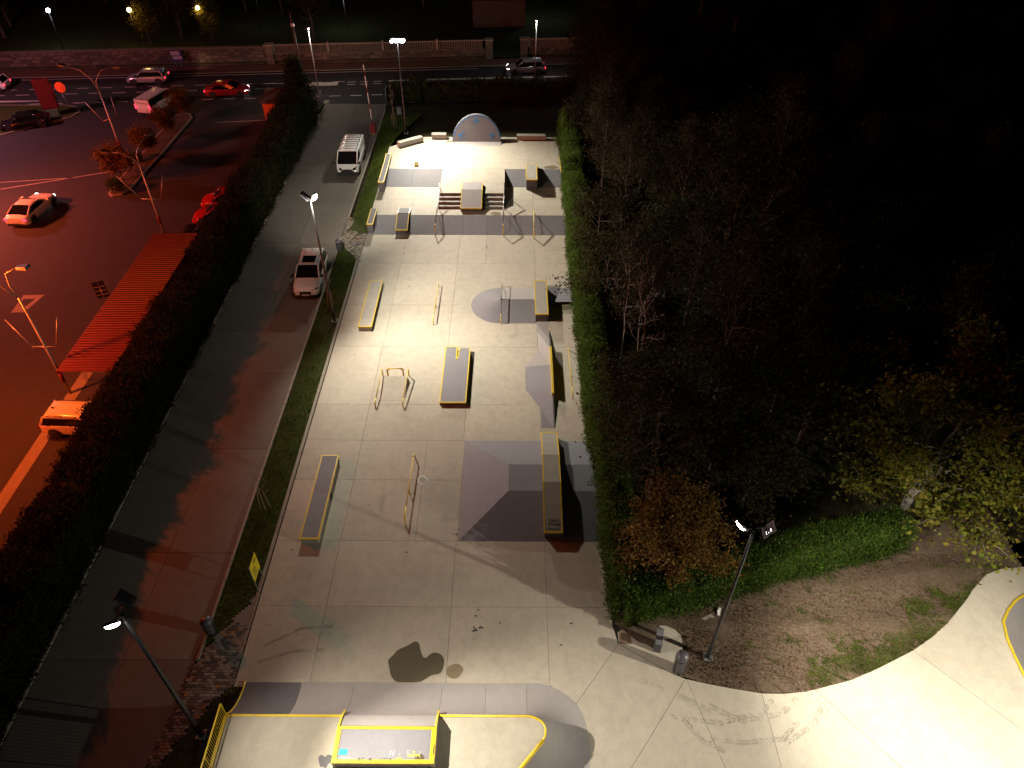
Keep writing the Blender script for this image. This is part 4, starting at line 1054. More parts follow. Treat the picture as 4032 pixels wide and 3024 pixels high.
    for x in (-wx*1.02, wx):
        for s in (-1, 1):
            tr_ = .21; y = s*(hw-.09)
            wm = mb().lathe([(wheel_r*.62, -tr_/2), (wheel_r*.95, -tr_/2), (wheel_r, -tr_/2+.03), (wheel_r, tr_/2-.03), (wheel_r*.95, tr_/2), (wheel_r*.62, tr_/2)], 0, 0, 0, 18, 'y').build('tyre', 'rubber', t, (x, y, wheel_r))
            rm = mb().lathe([(0, s*.088), (wheel_r*.2, s*.095), (wheel_r*.25, s*.08)], 0, 0, 0, 12, 'y')
            for q in range(5):
                a = 2*math.pi*q/5; c, d = math.cos(a), math.sin(a); w_ = .045
                rm.add([(c*.05-d*w_, s*.09, d*.05+c*w_), (c*.05+d*w_, s*.09, d*.05-c*w_), (c*wheel_r*.64+d*w_*.7, s*.1, d*wheel_r*.64-c*w_*.7), (c*wheel_r*.64-d*w_*.7, s*.1, d*wheel_r*.64+c*w_*.7)], [(0, 1, 2, 3)])
            rm.build('rim', 'alloy', t, (x, y, wheel_r))
            mb().lathe([(0, s*.02), (wheel_r*1.16, s*.02)], 0, 0, 0, 20, 'y').build('wheel_arch', 'trim_black', t, (x, s*(hw-.012), wheel_r+.02))
    # front
    fz = hood-.36
    lit = lights or ''
    gx = L/2+.006
    mb().box(gx-.05, gx, -hw*.42, hw*.42, zb+.18, fz+.06).build('grille', 'trim_black', t)
    mb().box(gx-.03, gx+.012, -.26, .26, zb+.1, zb+.21).build('number_plate', 'plate_white', t)
    if kind == 'van':
        mb().bevbox(-.06, .10, -hw*.93, hw*.93, -.10, .24, .04).build('lower_bumper', 'trim_black', t, (L/2-.06, 0, zb))
        mb().box(gx-.05, gx+.01, -hw*.60, hw*.60, hood-.60, hood-.40).build('grille_band', 'trim_black', t)
    else: mb().box(gx-.09, gx-.01, -hw*.72, hw*.72, zb-.04, zb+.1).build('lower_bumper', 'trim_black', t)
    for s in (-1, 1):
        hl = mb().add([(L/2-.02, s*hw*.44, hood-.40), (L/2-.10, s*hw*.80, hood-.34), (L*.42, s*hw*.945, hood-.20), (L*.44, s*hw*.86, hood-.13), (L/2-.06, s*hw*.50, hood-.25)], [(0, 1, 2, 3, 4)])
        vs_ = [(x+.015, y+s*.012, z+.015) for x, y, z in hl.v]
        fixnormals(mb().add(vs_, [(0, 1, 2, 3, 4)]).build('headlight', 'head_glow' if 'h' in lit else 'glass_dark', t))
        tz = belt-.18
        o = mb().bevbox(-.02, .02, -.17, .17, -.09, .09, .01).build('tail_light', 'tail_glow' if 't' in lit else 'tail_red', t, (-L/2+.02, s*hw*.78, tz)) if kind != 'van' else mb().bevbox(-.04, .02, -.06, .06, -.22, .22, .01).build('tail_light', 'tail_glow' if 't' in lit else 'tail_red', t, (-L/2-.01, s*hw*.92, belt-.05))
    mb().box(-L/2-.012, -L/2+.02, -.26, .26, zb+.25, zb+.36).build('number_plate', 'plate_white', t)
    mb().box(-L/2-.02, -L/2+.10, -hw*.82, hw*.82, zb-.02, zb+.16).build('rear_bumper', 'trim_black', t)
    if roofrails:
        for s in (-1, 1): mb().tube([(A['ft'][0]-.15, s*wt*.93, zr-.03), (A['ft'][0]-.35, s*wt*.93, zr+.02), (A['rt'][0]+.35, s*wt*.93, zr+.02), (A['rt'][0]+.15, s*wt*.93, zr-.05)], .022, 6).build('roof_rail', 'trim_black', t)
    if sunroof: mb().bevbox(A['ft'][0]-1.12, A['ft'][0]-.28, -wt*.62, wt*.62, zr-.02, zr+.012, .01).build('sunroof', 'glass_dark', t)
    if roofrails: mb().add([(A['rt'][0]+.2, -.02, zr-.03), (A['rt'][0]+.45, 0, zr-.0), (A['rt'][0]+.2, .02, zr-.03), (A['rt'][0]+.22, 0, zr+.13)], [(0, 1, 3), (1, 2, 3), (0, 3, 2)]).build('aerial_fin', 'trim_black', t)
    if rack:
        for q in range(7): mb().tube([(A['ft'][0]-.25-q*.47, -wt*.9, zr+.10), (A['ft'][0]-.25-q*.47, wt*.9, zr+.10)], .025, 6).build('rack_bar', 'trim_black', t)
        for s in (-1, 1):
            mb().tube([(A['ft'][0]-.2, s*wt*.9, zr+.12), (A['ft'][0]-3.12, s*wt*.9, zr+.12)], .025, 6).build('rack_rail', 'trim_black', t)
            for q in range(4): mb().tube([(A['ft'][0]-.3-q*.9, s*wt*.9, zr-.06), (A['ft'][0]-.3-q*.9, s*wt*.9, zr+.1)], .02, 5).build('rack_foot', 'trim_black', t)
        mb().lathe([(.0, .0), (.09, .0), (.09, .015), (0, .02)], 0, 0, 0, 4).build('maker_badge', 'alloy', t, (L/2-.015, 0, hood-.40)).rotation_euler = (0, R(80), 0)
        for s in (-1, 1): mb().box(-L*.46, L*.16, s*(hw-.02)-.02, s*(hw-.02)+.02, belt-.36, belt-.30).build('side_moulding', 'trim_black', t)
        mb().box(wb_f-.2, wb_f-.0, -.15, .12, belt+.05, belt+.06).build('dashboard_paper', 'plate_white', t)
    return t
vehicle('parked_suv', 'white suv with black sunroof parked on the driveway by the lamp mast', 'suv', (-14.62, 44.45, -.05), R(-88), 'car_white', 'suv', 4.7, 1.87, 1.68, roofrails=True, sunroof=True)
vehicle('parked_van', 'white panel van with a black roof rack parked on the driveway', 'van', (-14.85, 63.25, -.05), R(-89), 'car_white', 'van', 5.0, 1.92, 1.95, rack=True)
vehicle('passenger_van', 'white windowed van waiting at the car park exit, tail lights glowing', 'van', (-37.3, 76.2, -.06), R(76), 'car_white', 'van', 4.5, 1.75, 1.9, lights='t')
vehicle('moving_coupe', 'white coupe driving across the red-lit car park, tail lights on', 'car', (-39.5, 54.1, -.06), R(86), 'car_white', 'sports', 4.7, 1.9, 1.38, lights='th')
vehicle('parked_car', 'black saloon with bright alloy wheels parked beside the grassy corner', 'car', (-48.8, 71.6, -.06), R(205), 'car_black', 'saloon', 4.5, 1.8, 1.42)
vehicle('parked_car', 'red hatchback parked by the hedge, the farthest of the row', 'car', (-23.9, 55.6, -.06), R(186), 'car_red', 'suv', 4.2, 1.78, 1.5, 'cars parked nose in along the left hedge')
vehicle('parked_car', 'dark red car parked by the hedge, second farthest of the row', 'car', (-23.75, 53.0, -.06), R(186), 'car_red', 'suv', 4.2, 1.78, 1.5, 'cars parked nose in along the left hedge')
vehicle('parked_car', 'black car parked by the hedge between the dark red car and the canopy', 'car', (-23.75, 50.6, -.06), R(186), 'car_black', 'suv', 4.3, 1.8, 1.5, 'cars parked nose in along the left hedge')
vehicle('parked_car', 'dark car partly under the far end of the red canopy', 'car', (-23.9, 48.1, -.06), R(184), 'car_blue_dark', 'suv', 4.3, 1.8, 1.5, 'cars parked nose in along the left hedge')
vehicle('estate_car', 'white estate car in orange light, nose hidden in the near hedge', 'car', (-24.35, 29.45, -.06), R(-2), 'car_white', 'suv', 4.3, 1.75, 1.55, roofrails=True)
a_ = math.degrees(RA)
px_, py_ = rp(-20.6, 7.6); vehicle('road_car', 'silver car on the road below the blue signboard', 'car', (px_, py_, -.05), R(180+a_), 'car_silver', 'suv', 4.3, 1.8, 1.5, lights='t')
px_, py_ = rp(-10.9, 3.2); vehicle('road_car', 'dark red car on the road with bright headlights on', 'car', (px_, py_, -.05), R(a_), 'car_red', 'saloon', 4.6, 1.8, 1.45, lights='th')
px_, py_ = rp(21.9, 7.6); vehicle('road_car', 'grey car on the road by the stone gate pillars, headlights on', 'car', (px_, py_, -.05), R(180+a_), 'car_grey', 'suv', 4.5, 1.82, 1.55, lights='th')
px_, py_ = rp(-37.4, 6.6); vehicle('road_car', 'white car at the far left of the road, red tail lights showing', 'car', (px_, py_, -.05), R(180+a_), 'car_white', 'suv', 4.3, 1.8, 1.5, lights='t')

# ================================================================== CAR PARK FURNITURE
t = thing('canopy', 'long red corrugated canopy roof over the parking bays by the hedge', 'canopy', (-26.25, 31.6, -.06))
prof = []
npitch = 62; span = 15.3
for q in range(npitch):
    y0 = q*span/npitch; d = span/npitch
    prof += [(y0, 0), (y0+d*.55, 0), (y0+d*.65, .045), (y0+d*.9, .045)]
prof.append((span, 0))
rf = mb().grid([[(x, y, 2.42+zz+.02*(x)) for y, zz in prof] for x in (0, 3.25)], smooth=False)
rf.build('corrugated_roof', 'red_roof', t); fixnormals(t.children[0])
for x in (.02, 3.2): mb().box(x-.04, x+.04, 0, span, 2.25, 2.4).build('roof_beam', 'red_roof', t)
for y in (.2, 3.9, 7.6, 11.3, 15.0):
    mb().tube([(2.9, y, 0), (2.9, y, 2.35)], .06, 8).build('post', 'galv_steel', t)
    mb().box(.1, 3.1, y-.04, y+.04, 2.26, 2.38).build('rafter', 'galv_steel', t)
t = thing('parking_sign', 'small dark two-panel sign standing at the canopy edge', 'sign', (-28.45, 41.7, -.06), R(25))
mb().tube([(0, 0, 0), (0, 0, 1.3)], .03, 6).build('post', 'galv_steel', t)
for s in (-1, 1): mb().box(s*.2-.18, s*.2+.18, -.02, .02, .45, 1.75).build('panel', 'car_blue_dark', t)
for q in range(3): mb().box(-.36, .36, -.026, -.021, .7+.32*q, .73+.32*q).build('printed_line', 'sign_white', t)
# planting island
ISL = [(-34.84, 57.48), (-34.3, 56.95), (-33.6, 57.3), (-33.25, 58.6), (-33.2, 61.1), (-33.07, 65.16), (-33.02, 70.3), (-33.01, 73.9), (-33.6, 74.9), (-34.6, 74.9), (-34.95, 74), (-35.06, 69.72), (-34.95, 65.52), (-34.95, 60)]
tag(mb().prism_z(ISL, -.1, .09).build('island_kerb', 'kerb_concrete'), kind='structure')
tag(mb().prism_z(inset(ISL, .18), -.1, .11).build('island_bed', 'dirt'), kind='structure')
VER = [(-70, 77.0), (-49.95, 76.95), (-48.36, 77.09), (-46.9, 76.9), (-45.85, 76.37), (-45.1, 75.3), (-45.35, 74.19), (-46.07, 73.1), (-47.19, 72.6), (-50.05, 69.5), (-60, 66), (-70, 66)]
tag(mb().prism_z(VER, -.1, .07).build('corner_kerb', 'kerb_concrete'), kind='structure')
tag(mb().prism_z(inset(VER, .2), -.1, .09).build('corner_lawn', 'lawn_soil'), kind='structure')
t = thing('totem_sign', 'leaning-looking red box totem sign on a pale plinth at the corner lawn', 'sign', (-47.3, 74.2, .09), R(20))
mb().bevbox(-.55, .55, -.3, .3, 0, .7, .03).build('plinth', 'plinth_green', t)
mb().bevbox(-.75, .75, -.3, .3, .75, 3.6, .04).build('sign_box', 'stripe_red', t)
mb().box(-.7, .7, -.315, -.302, .85, 3.5).build('sign_face', 'stripe_red', t)
t = thing('round_sign', 'glowing red round sign on a thin post at the corner lawn', 'sign', (-46.6, 75.9, .09), 0)
mb().tube([(0, 0, 0), (0, 0, 1.75)], .035, 6).build('post', 'galv_steel', t)
o = mb().lathe([(0, -.05), (.52, -.05), (.52, .05), (0, .05)], 0, 0, 2.2, 24, 'y', False).build('sign_disc', 'sign_glow', t)
t = thing('kiosk', 'small hut with an orange-lit wall and dark roof behind the far hedge end', 'hut', (-24.0, 72.9, -.06))
mb().box(-.9, 1.4, -.9, 1.6, 0, 2.3).build('wall', 'orange_lit_wall', t)
mb().add([(-1.1, -1.1, 2.3), (1.6, -1.1, 2.3), (1.6, 1.9, 2.7), (-1.1, 1.9, 2.7), (-1.1, -1.1, 2.4), (1.6, -1.1, 2.4), (1.6, 1.9, 2.8), (-1.1, 1.9, 2.8)], [(3, 2, 1, 0), (4, 5, 6, 7), (0, 1, 5, 4), (1, 2, 6, 5), (2, 3, 7, 6), (3, 0, 4, 7)]).build('roof', 'roof_tile', t)

# ================================================================== DRIVEWAY FURNITURE
def bin_(label, x, y, z=0, h=.95, rz=0):
    t = thing('litter_bin', label, 'litter bin', (x, y, z), rz)
    mb().lathe([(.22, 0), (.24, .05), (.25, h*.72)], 0, 0, 0, 14).build('drum', 'grey_plastic', t)
    mb().lathe([(.265, h*.78), (.265, h*.9), (.2, h), (0, h+.03)], 0, 0, 0, 14).build('lid', 'grey_plastic', t)
    for s in (-1, 1): mb().box(s*.235-.02, s*.235+.02, -.06, .06, 0, h*.86).build('upright', 'black_steel', t)
    return t
bin_('grey litter bin at the corner of the lower block paving', -13.42, 16.85, -.03)
bin_('dark litter bin at the corner of the upper block paving', -13.35, 48.6, -.03)
bin_('tall dark domed litter bin on the rim of the small pad by the dirt bed', 7.08, 15.15, .012, 1.35, .4)
t = thing('drinking_fountain', 'stainless drinking fountain standing in the middle of the small pad', 'drinking fountain', (6.3, 16.06, .012), R(-14))
mb().box(-.16, .16, -.14, .14, 0, .62).build('low_basin', 'grey_plastic', t)
mb().box(-.13, .13, -.11, .11, .62, .63).build('low_bowl', 'galv_steel', t)
mb().box(-.12, .12, .14, .36, 0, .95).build('column', 'black_steel', t)
mb().bevbox(-.16, .16, .12, .48, .96, 1.02, .02).build('top_bowl', 'galv_steel', t)
mb().tube([(0, .4, 1.02), (0, .4, 1.1), (0, .34, 1.12)], .015, 6).build('spout', 'black_steel', t)
t = thing('notice_sign', 'yellow notice board on two posts at the left edge of the near floor', 'sign', (-11.83, 19.25, -.02), 0)
for s in (-1, 1): mb().tube([(0, s*.4, 0), (0, s*.4, 1.95)], .028, 6).build('post', 'galv_steel', t)
mb().box(.03, .05, -.42, .42, .82, 1.93).build('board', 'sign_yellow', t)
r_ = random.Random(4); pr = mb()
for q in range(26):
    y0 = r_.uniform(.02, .2); pr.add([(.052+q*1e-5, y0+r_.uniform(-.06, .12), 1.58+r_.uniform(-.02, .2)), (.052+q*1e-5, y0+.05, 1.6+r_.uniform(-.05, .2)), (.052+q*1e-5, y0+.12, 1.62+r_.uniform(0, .2))], [(0, 1, 2)])
fixnormals(pr.build('emblem', 'ink_black', t))
for q in range(9):
    L_ = .5*r_.uniform(.5, 1); mb().box(.051, .053, -.3, -.3+L_, 1.5-.07*q, 1.525-.07*q).build('text_line', 'ink_black', t)
# railing of the quarter pipe deck
t = thing('guard_railing', 'yellow guard railing with thin balusters along the quarter pipe deck side', 'railing', (-11.22, 12.62, HD))
LL = 6.5
mb().tube([(.02, 0, 0), (.06, 0, 1.0), (.06, -.02, 1.02), (.06, -LL, 1.02)], .03, 8).build('top_rail', 'yellow_paint', t)
mb().box(-.045, .045, -LL, 0, .0, .06).build('bottom_rail', 'yellow_paint', t)
mb().box(.05, .09, -LL, -.05, .07, .11).build('lower_bar', 'yellow_paint', t)
for q in range(1, 60):
    y = -q*.108
    if q % 18 == 0: mb().tube([(.03, y, .05), (.06, y, 1.0)], .028, 6).build('post', 'yellow_paint', t)
    else:
        mb().tube([(.035, y, .05), (.06, y, 1.0)], .011, 5, cap=False).build('baluster', 'yellow_paint', t)
# barrier
t = thing('barrier', 'red and white raised barrier arm at the far end of the driveway', 'barrier', (-13.95, 70.3, -.05))
mb().bevbox(-.25, .25, -.25, .25, 0, 1.0, .04).build('cabinet', 'barrier_red', t)
mb().box(-.45, .45, -.4, .4, 0, .08).build('base', 'kerb_concrete', t)
for q in range(11): mb().tube([(-.02*q*.5, -.05*q*.3, .9+.52*q), (-.02*(q+1)*.5, -.05*(q+1)*.3, .9+.52*(q+1))], .045, 8).build('arm_band', 'white_paint' if q % 3 else 'stripe_red', t)
t = thing('mesh_gate', 'grey metal gate leaf standing open left of the driveway mouth', 'gate', (-20.7, 75.4, -.05), R(82))
for z in (.1, 1.5): mb().tube([(0, 0, z), (2.3, 0, z)], .03, 6).build('frame_rail', 'galv_steel', t)
for x in (0, 2.3): mb().tube([(x, 0, 0), (x, 0, 1.55)], .04, 6).build('frame_post', 'galv_steel', t)
for q in range(1, 18): mb().tube([(q*.128, 0, .1), (q*.128, 0, 1.5)], .008, 4).build('bar', 'galv_steel', t)
t = thing('mesh_gate', 'grey metal gate leaf standing open right of the driveway mouth', 'gate', (-13.6, 77.6, -.05), R(78))
for z in (.1, 1.7): mb().tube([(0, 0, z), (2.2, 0, z)], .03, 6).build('frame_rail', 'galv_steel', t)
for x in (0, 2.2): mb().tube([(x, 0, 0), (x, 0, 1.75)], .04, 6).build('frame_post', 'galv_steel', t)
mb().box(.05, 2.15, -.008, .008, .12, 1.68).build('sheet', 'grey_plastic', t)
t = thing('boulder', 'pale rounded boulder at the foot of the street lamp by the driveway mouth', 'boulder', (-20.1, 78.3, -.05))
bm = bmesh.new(); bmesh.ops.create_icosphere(bm, subdivisions=2, radius=.38)
for v in bm.verts: v.co *= random.uniform(.82, 1.1); v.co.z = max(-.1, v.co.z*.7)
me = bpy.data.meshes.new('rock'); bm.to_mesh(me); bm.free(); me.materials.append(M['kerb_concrete']); link_mesh('rock', me, t)
def street_lamp(label, x, y, h, lit='white_paint', pole='galv_steel'):
    t = thing('street_lamp', label, 'street lamp', (x, y, -.05))
    mb().tube([(0, 0, 0), (0, 0, h*.45), (0, 0, h)], [.07, .055, .035], 8).build('pole', pole, t)
    mb().lathe([(.05, h), (.16, h+.05), (.16, h+.12), (0, h+.16)], 0, 0, 0, 10).build('lamp_head', lit, t)
    return t
street_lamp('slim street lamp beside the stone gate pillars', 2.3, 85.6, 6.1); point((2.3, 85.4, 5.9), 240, (1, .9, .75), .1)
street_lamp('slim street lamp at the driveway mouth near the boulder', -20.88, 78.71, 7.2); point((-20.6, 78.6, 7.0), 620, (1, .9, .75), .1)
t = thing('utility_pole', 'tall dark wooden utility pole behind the conifer at the driveway mouth', 'pole', (-21.9, 77.0, 0))
mb().tube([(0, 0, 0), (0, 0, 9.2)], [.17, .11], 10).build('pole', 'bark', t)
mb().bevbox(-.16, .16, -.12, .12, 7.9, 8.2, .03).build('lamp_box', 'sign_white', t)
mb().tube([(.1, 0, 5.2), (3, 1.5, 4.0), (7.5, 2.5, 3.4)], .015, 4).build('stay_wire', 'black_steel', t)
# utility cover + stub in the dirt bed
t = thing('cover_slab', 'square concrete cover in the dirt bed beside the dark mast', 'cover slab', (8.9, 17.5, -.0), R(28))
mb().bevbox(-.26, .26, -.24, .24, -.04, .03, .01).build('slab', 'kerb_concrete', t)
t = thing('litter_sheet', 'white crumpled sheet lying in the dirt bed behind the dark mast', 'litter', (9.4, 17.9, .02), R(70))
mb().add([(-.22, -.06, 0), (.22, -.05, .03), (.24, .06, .02), (0, .09, .07), (-.2, .06, .01)], [(0, 1, 3), (0, 3, 4), (1, 2, 3)]).build('sheet', 'litter', t)
t = thing('meter_box', 'grey meter box standing in the dark grass right of the far sapling', 'box', (-11.9, 74.9, 0))
mb().bevbox(-.25, .25, -.15, .15, 0, .9, .03).build('box', 'grey_plastic', t); mb().box(-.2, .2, -.16, -.151, .1, .8).build('door', 'galv_steel', t)

# ================================================================== ROAD WALL, PILLARS, SIGN
def wallrun(label, u0, u1, with_balu):
    a = rp(u0, 12.6); t = thing('stone_wall', label, 'wall', (a[0], a[1], .0), RA)
    L_ = u1-u0; h = 1.15 if with_balu else 1.9
    mb().box(0, L_, .06, .5, 0, h-.04).build('core', 'bark', t)
    r_ = random.Random(int(u0)); meshes = []
    for q in range(6):
        s_ = mb(); w_, hh = .98/2, .31/2
        vs = [(sx*(w_-r_.uniform(.0, .06)), 0 if yy_ else -r_.uniform(.0, .05), sz*(hh-r_.uniform(0, .03))) for yy_ in (1, 0) for sx, sz in ((-1, -1), (1, -1), (1, 1), (-1, 1))]
        s_.add(vs, [(4, 5, 6, 7), (0, 1, 5, 4), (1, 2, 6, 5), (2, 3, 7, 6), (3, 0, 4, 7)]); meshes.append(s_.mesh('stone', 'stone'))
    nr = int(h/.36); px = 0; cnt = 0; wst = 1.02
    for j in range(nr):
        x = -.5+(j % 2)*.5
        while x < L_-.3:
            xx = x+.5
            if xx > .2 and cnt < 300:
                o = link_mesh('stone', meshes[r_.randrange(6)], t, (xx, .08+r_.uniform(-.02, .02), .2+j*.36)); o.scale = (r_.uniform(.9, 1.03), 1, r_.uniform(.95, 1.1)); cnt += 1
            x += wst
    mb().box(0, L_, .0, .56, h-.04, h+.1).build('coping_slab', 'stone', t)
    if with_balu:
        bs = mb(); n = int(L_/.2)
        for q in range(n): bs.tube([(.1+q*.2, .28, h+.1), (.1+q*.2, .28, h+.85)], .045, 5, cap=False)
        tag(bs.build('balusters', 'kerb_concrete', t), kind='stuff')
        mb().box(0, L_, .16, .40, h+.85, h+.97).build('handrail', 'kerb_concrete', t)
        for q in range(int(L_/6.4)+1): mb().bevbox(q*6.4-.14, q*6.4+.14, .12, .44, h+.1, h+1.15, .03).build('post', 'kerb_concrete', t)
    return t
wallrun('plain rubble stone wall along the far pavement, left of the balustrade', -60, -8.3, False)
wallrun('stone wall with balustrade along the far pavement, left of the gate pillars', -7.4, 17.4, True)
wallrun('stone wall with balustrade along the far pavement, right of the gate pillars', 22.8, 34, True)
for u, lab in ((-7.85, 'stone pillar where the plain wall meets the balustrade'), (18.0, 'square stone gate pillar left of the dark gateway'), (22.2, 'square stone gate pillar right of the dark gateway')):
    a = rp(u, 12.7); t = thing('gate_pillar', lab, 'pillar', (a[0], a[1], 0), RA)
    hh = 2.1
    for q in range(5): mb().bevbox(-.42+random.uniform(0, .02), .42, -.3, .5, q*hh/5+.01, (q+1)*hh/5, .02).build('stone', 'stone', t)
    mb().bevbox(-.5, .5, -.38, .58, hh, hh+.16, .03).build('cap_stone', 'kerb_concrete', t)
a = rp(20, 24); t = thing('gatehouse', 'dark tiled-roof gatehouse standing back behind the stone gateway', 'building', (a[0], a[1], .3), RA)
mb().box(-3.4, 3.4, 0, 4, 0, 3.4).build('wall', 'bark', t)
fixnormals(mb().add([(-3.8, -.6, 3.3), (3.8, -.6, 3.3), (3.8, 2, 4.9), (-3.8, 2, 4.9), (3.8, 4.6, 3.3), (-3.8, 4.6, 3.3)], [(0, 1, 2, 3), (3, 2, 4, 5), (0, 3, 5), (1, 4, 2)]).build('roof', 'roof_tile', t))
mb().box(-.5, .5, -.03, -.001, 0, 2.1).build('door', 'bark', t)
a = rp(-18.3, 11.9); t = thing('direction_sign', 'blue and white signboard on two posts against the lit stretch of wall', 'sign', (a[0], a[1], .06), RA)
for s in (-1, 1): mb().tube([(s*.3, 0, 0), (s*.3, 0, 1.9)], .04, 6).build('post', 'galv_steel', t)
mb().box(-.62, .62, -.05, -.02, .75, 1.95).build('board', 'sign_blue', t)
mb().box(-.58, .4, -.055, -.051, 1.42, 1.86).build('panel', 'sign_white', t); mb().box(-.45, .58, -.055, -.051, .98, 1.3).build('panel', 'sign_white', t)
spot((-37.4, 87.2, 1.0), (-36.0, 89.6, .4), 60, (1, .6, .35), 75)   # headlight pool on the wall by the signboard
# lamps of the park beyond the road
for q, (u, v, z, g, lab) in enumerate(((-34, 19, 4.2, 'blue', 'small bluish park lamp at far left beyond the wall'), (-24.5, 18.5, 4.2, 'amber', 'amber park lamp left of the blue signboard, among leaves'), (-16.6, 18.8, 4.2, 'amber', 'amber park lamp right of the blue signboard, among leaves'), (-11.2, 26, 4.2, 'soft', 'tiny pink-white park lamp deep in the dark park'), (.1, 24, 4.0, 'blue', 'bright blue-white park lamp above the balustrade'), (25.5, 27, 4.5, 'blue', 'white park lamp beyond the right gate pillar'))):
    a = rp(u, v); t = thing('park_lamp', lab, 'park lamp', (a[0], a[1], .3))
    mb().tube([(0, 0, 0), (0, 0, z)], [.06, .04], 8).build('pole', 'black_steel', t)
    mb().lathe([(0, z-.05), (.18, z), (.24, z+.18), (.18, z+.34), (0, z+.4)], 0, 0, 0, 12).build('globe', 'lamp_glow_'+g, t)
    point((a[0], a[1]-.45, z+.1), 60 if g != 'soft' else 15, (1, .55, .15) if g == 'amber' else (.75, .85, 1), .25)

# ================================================================== VEGETATION
def hedge(label, path, width, hfun, n, mat, seed, size=.34, name='conifer_hedge', zfun=None, lump=.35):
    """clipped conifer hedge following path [(x,y)...]"""
    r = np.random.default_rng(seed)
    p = np.array(path, float); seg = np.linalg.norm(np.diff(p, axis=0), axis=1); cum = np.concatenate([[0], np.cumsum(seg)]); L = cum[-1]
    t = thing(name, label, 'hedge', (path[0][0], path[0][1], 0))
    u = r.uniform(-width*.4, L+width*.4, n); uc = np.clip(u, 0, L); i = np.clip(np.searchsorted(cum, uc, side='right')-1, 0, len(seg)-1)
    f = (uc-cum[i])/seg[i]; P0 = p[i]+(p[i+1]-p[i])*f[:, None]; D = (p[i+1]-p[i])/seg[i][:, None]; Nn = np.stack([-D[:, 1], D[:, 0]], 1)
    H = np.array([hfun(a) for a in uc]); side = r.uniform(0, 1, n)
    per = 2*H.mean()+width; k_ = np.where(side < H.mean()/per, 0, np.where(side < (H.mean()+width)/per, 1, 2))
    lumpv = lump*(np.sin(u*1.9+seed)*.5+np.sin(u*4.7+1.3*seed)*.3+np.sin(u*.7)*.5)
    v = r.uniform(0, 1, n)
    off = np.where(k_ == 0, -width/2*(1-.35*v**3), np.where(k_ == 2, width/2*(1-.35*v**3), (v-.5)*width*.9))
    off = off+r.normal(0, .13, n)+np.where(k_ == 0, -1, np.where(k_ == 2, 1, 0))*lumpv*.4
    z = np.where(k_ == 1, H+lumpv-((v-.5)*2)**2*.35+r.normal(0, .16, n), v*H*.97)
    X = P0+Nn*off[:, None]+D*(u-uc)[:, None]
    zb = np.array([zfun(a) for a in uc]) if zfun else 0
    C = np.column_stack([X[:, 0]-path[0][0], X[:, 1]-path[0][1], z+zb])
    G = np.column_stack([Nn*np.where(k_ == 0, -1, np.where(k_ == 2, 1, 0))[:, None]*.8, np.full(n, .9)])
    link_mesh('foliage', leaf_mesh('foliage', C, G, size, .24, mat, r), t)
    core = mb(); m_ = max(2, int(L/2.0)); rows_ = []
    for q in range(m_+1):
        a = L*q/m_; i_ = min(max(int(np.searchsorted(cum, a, side='right')-1), 0), len(seg)-1); ff = (a-cum[i_])/seg[i_]
        c = p[i_]+(p[i_+1]-p[i_])*ff-p[0]; d = (p[i_+1]-p[i_])/seg[i_]; nn = np.array([-d[1], d[0]]); h = hfun(a); zz = zfun(a) if zfun else 0
        rows_.append([(*(c+nn*o*width), zz+b) for o, b in ((-.36, -.1), (-.36, h*.8), (-.2, h*.88), (.2, h*.88), (.36, h*.8), (.36, -.1))])
    core.grid(rows_); core.f += [tuple(range(6)), tuple(range(len(core.v)-6, len(core.v)))[::-1]]; core.sm += [False, False]
    fixnormals(core.build('inner_core', 'conifer_dry', t))  # solid dark core added inside so the foliage is not see-through
    return t
hedge('long dark conifer hedge between the driveway and the red-lit car park', [(-21.75, 8), (-21.75, 40), (-21.65, 72)], 2.9, lambda u: 2.6+.15*math.sin(u*.31)+(.7 if u > 58 else 0), 125000, 'conifer_dry', 1, .27)
hz = lambda y0: (lambda u: 0 if y0-u < 50.5 else .55 if y0-u < 58 else 1.15)
hedge('clipped green conifer hedge along the right edge of the skate park', [(4.95, 67.5), (4.9, 44), (4.95, 30), (5.25, 18.0)], 1.5, lambda u: 2.3+.2*math.sin(u*.5)-(.5 if u > 49 else 0), 95000, 'conifer', 2, .19, zfun=hz(67.5), lump=.22)
hedge('green conifer hedge turning right above the dirt bed', [(5.3, 18.1), (8.0, 18.75), (12.75, 20.3), (18.5, 21.9)], 1.5, lambda u: 1.85+.15*math.sin(u*.9), 52000, 'conifer', 3, .17, lump=.18)
hedge('low dark hedge between the road and the back of the deck', [(-13.0, 79.0), (5, 80.4), (20, 81.5)], 1.6, lambda u: 1.7, 9000, 'grass_dark', 4, .4)

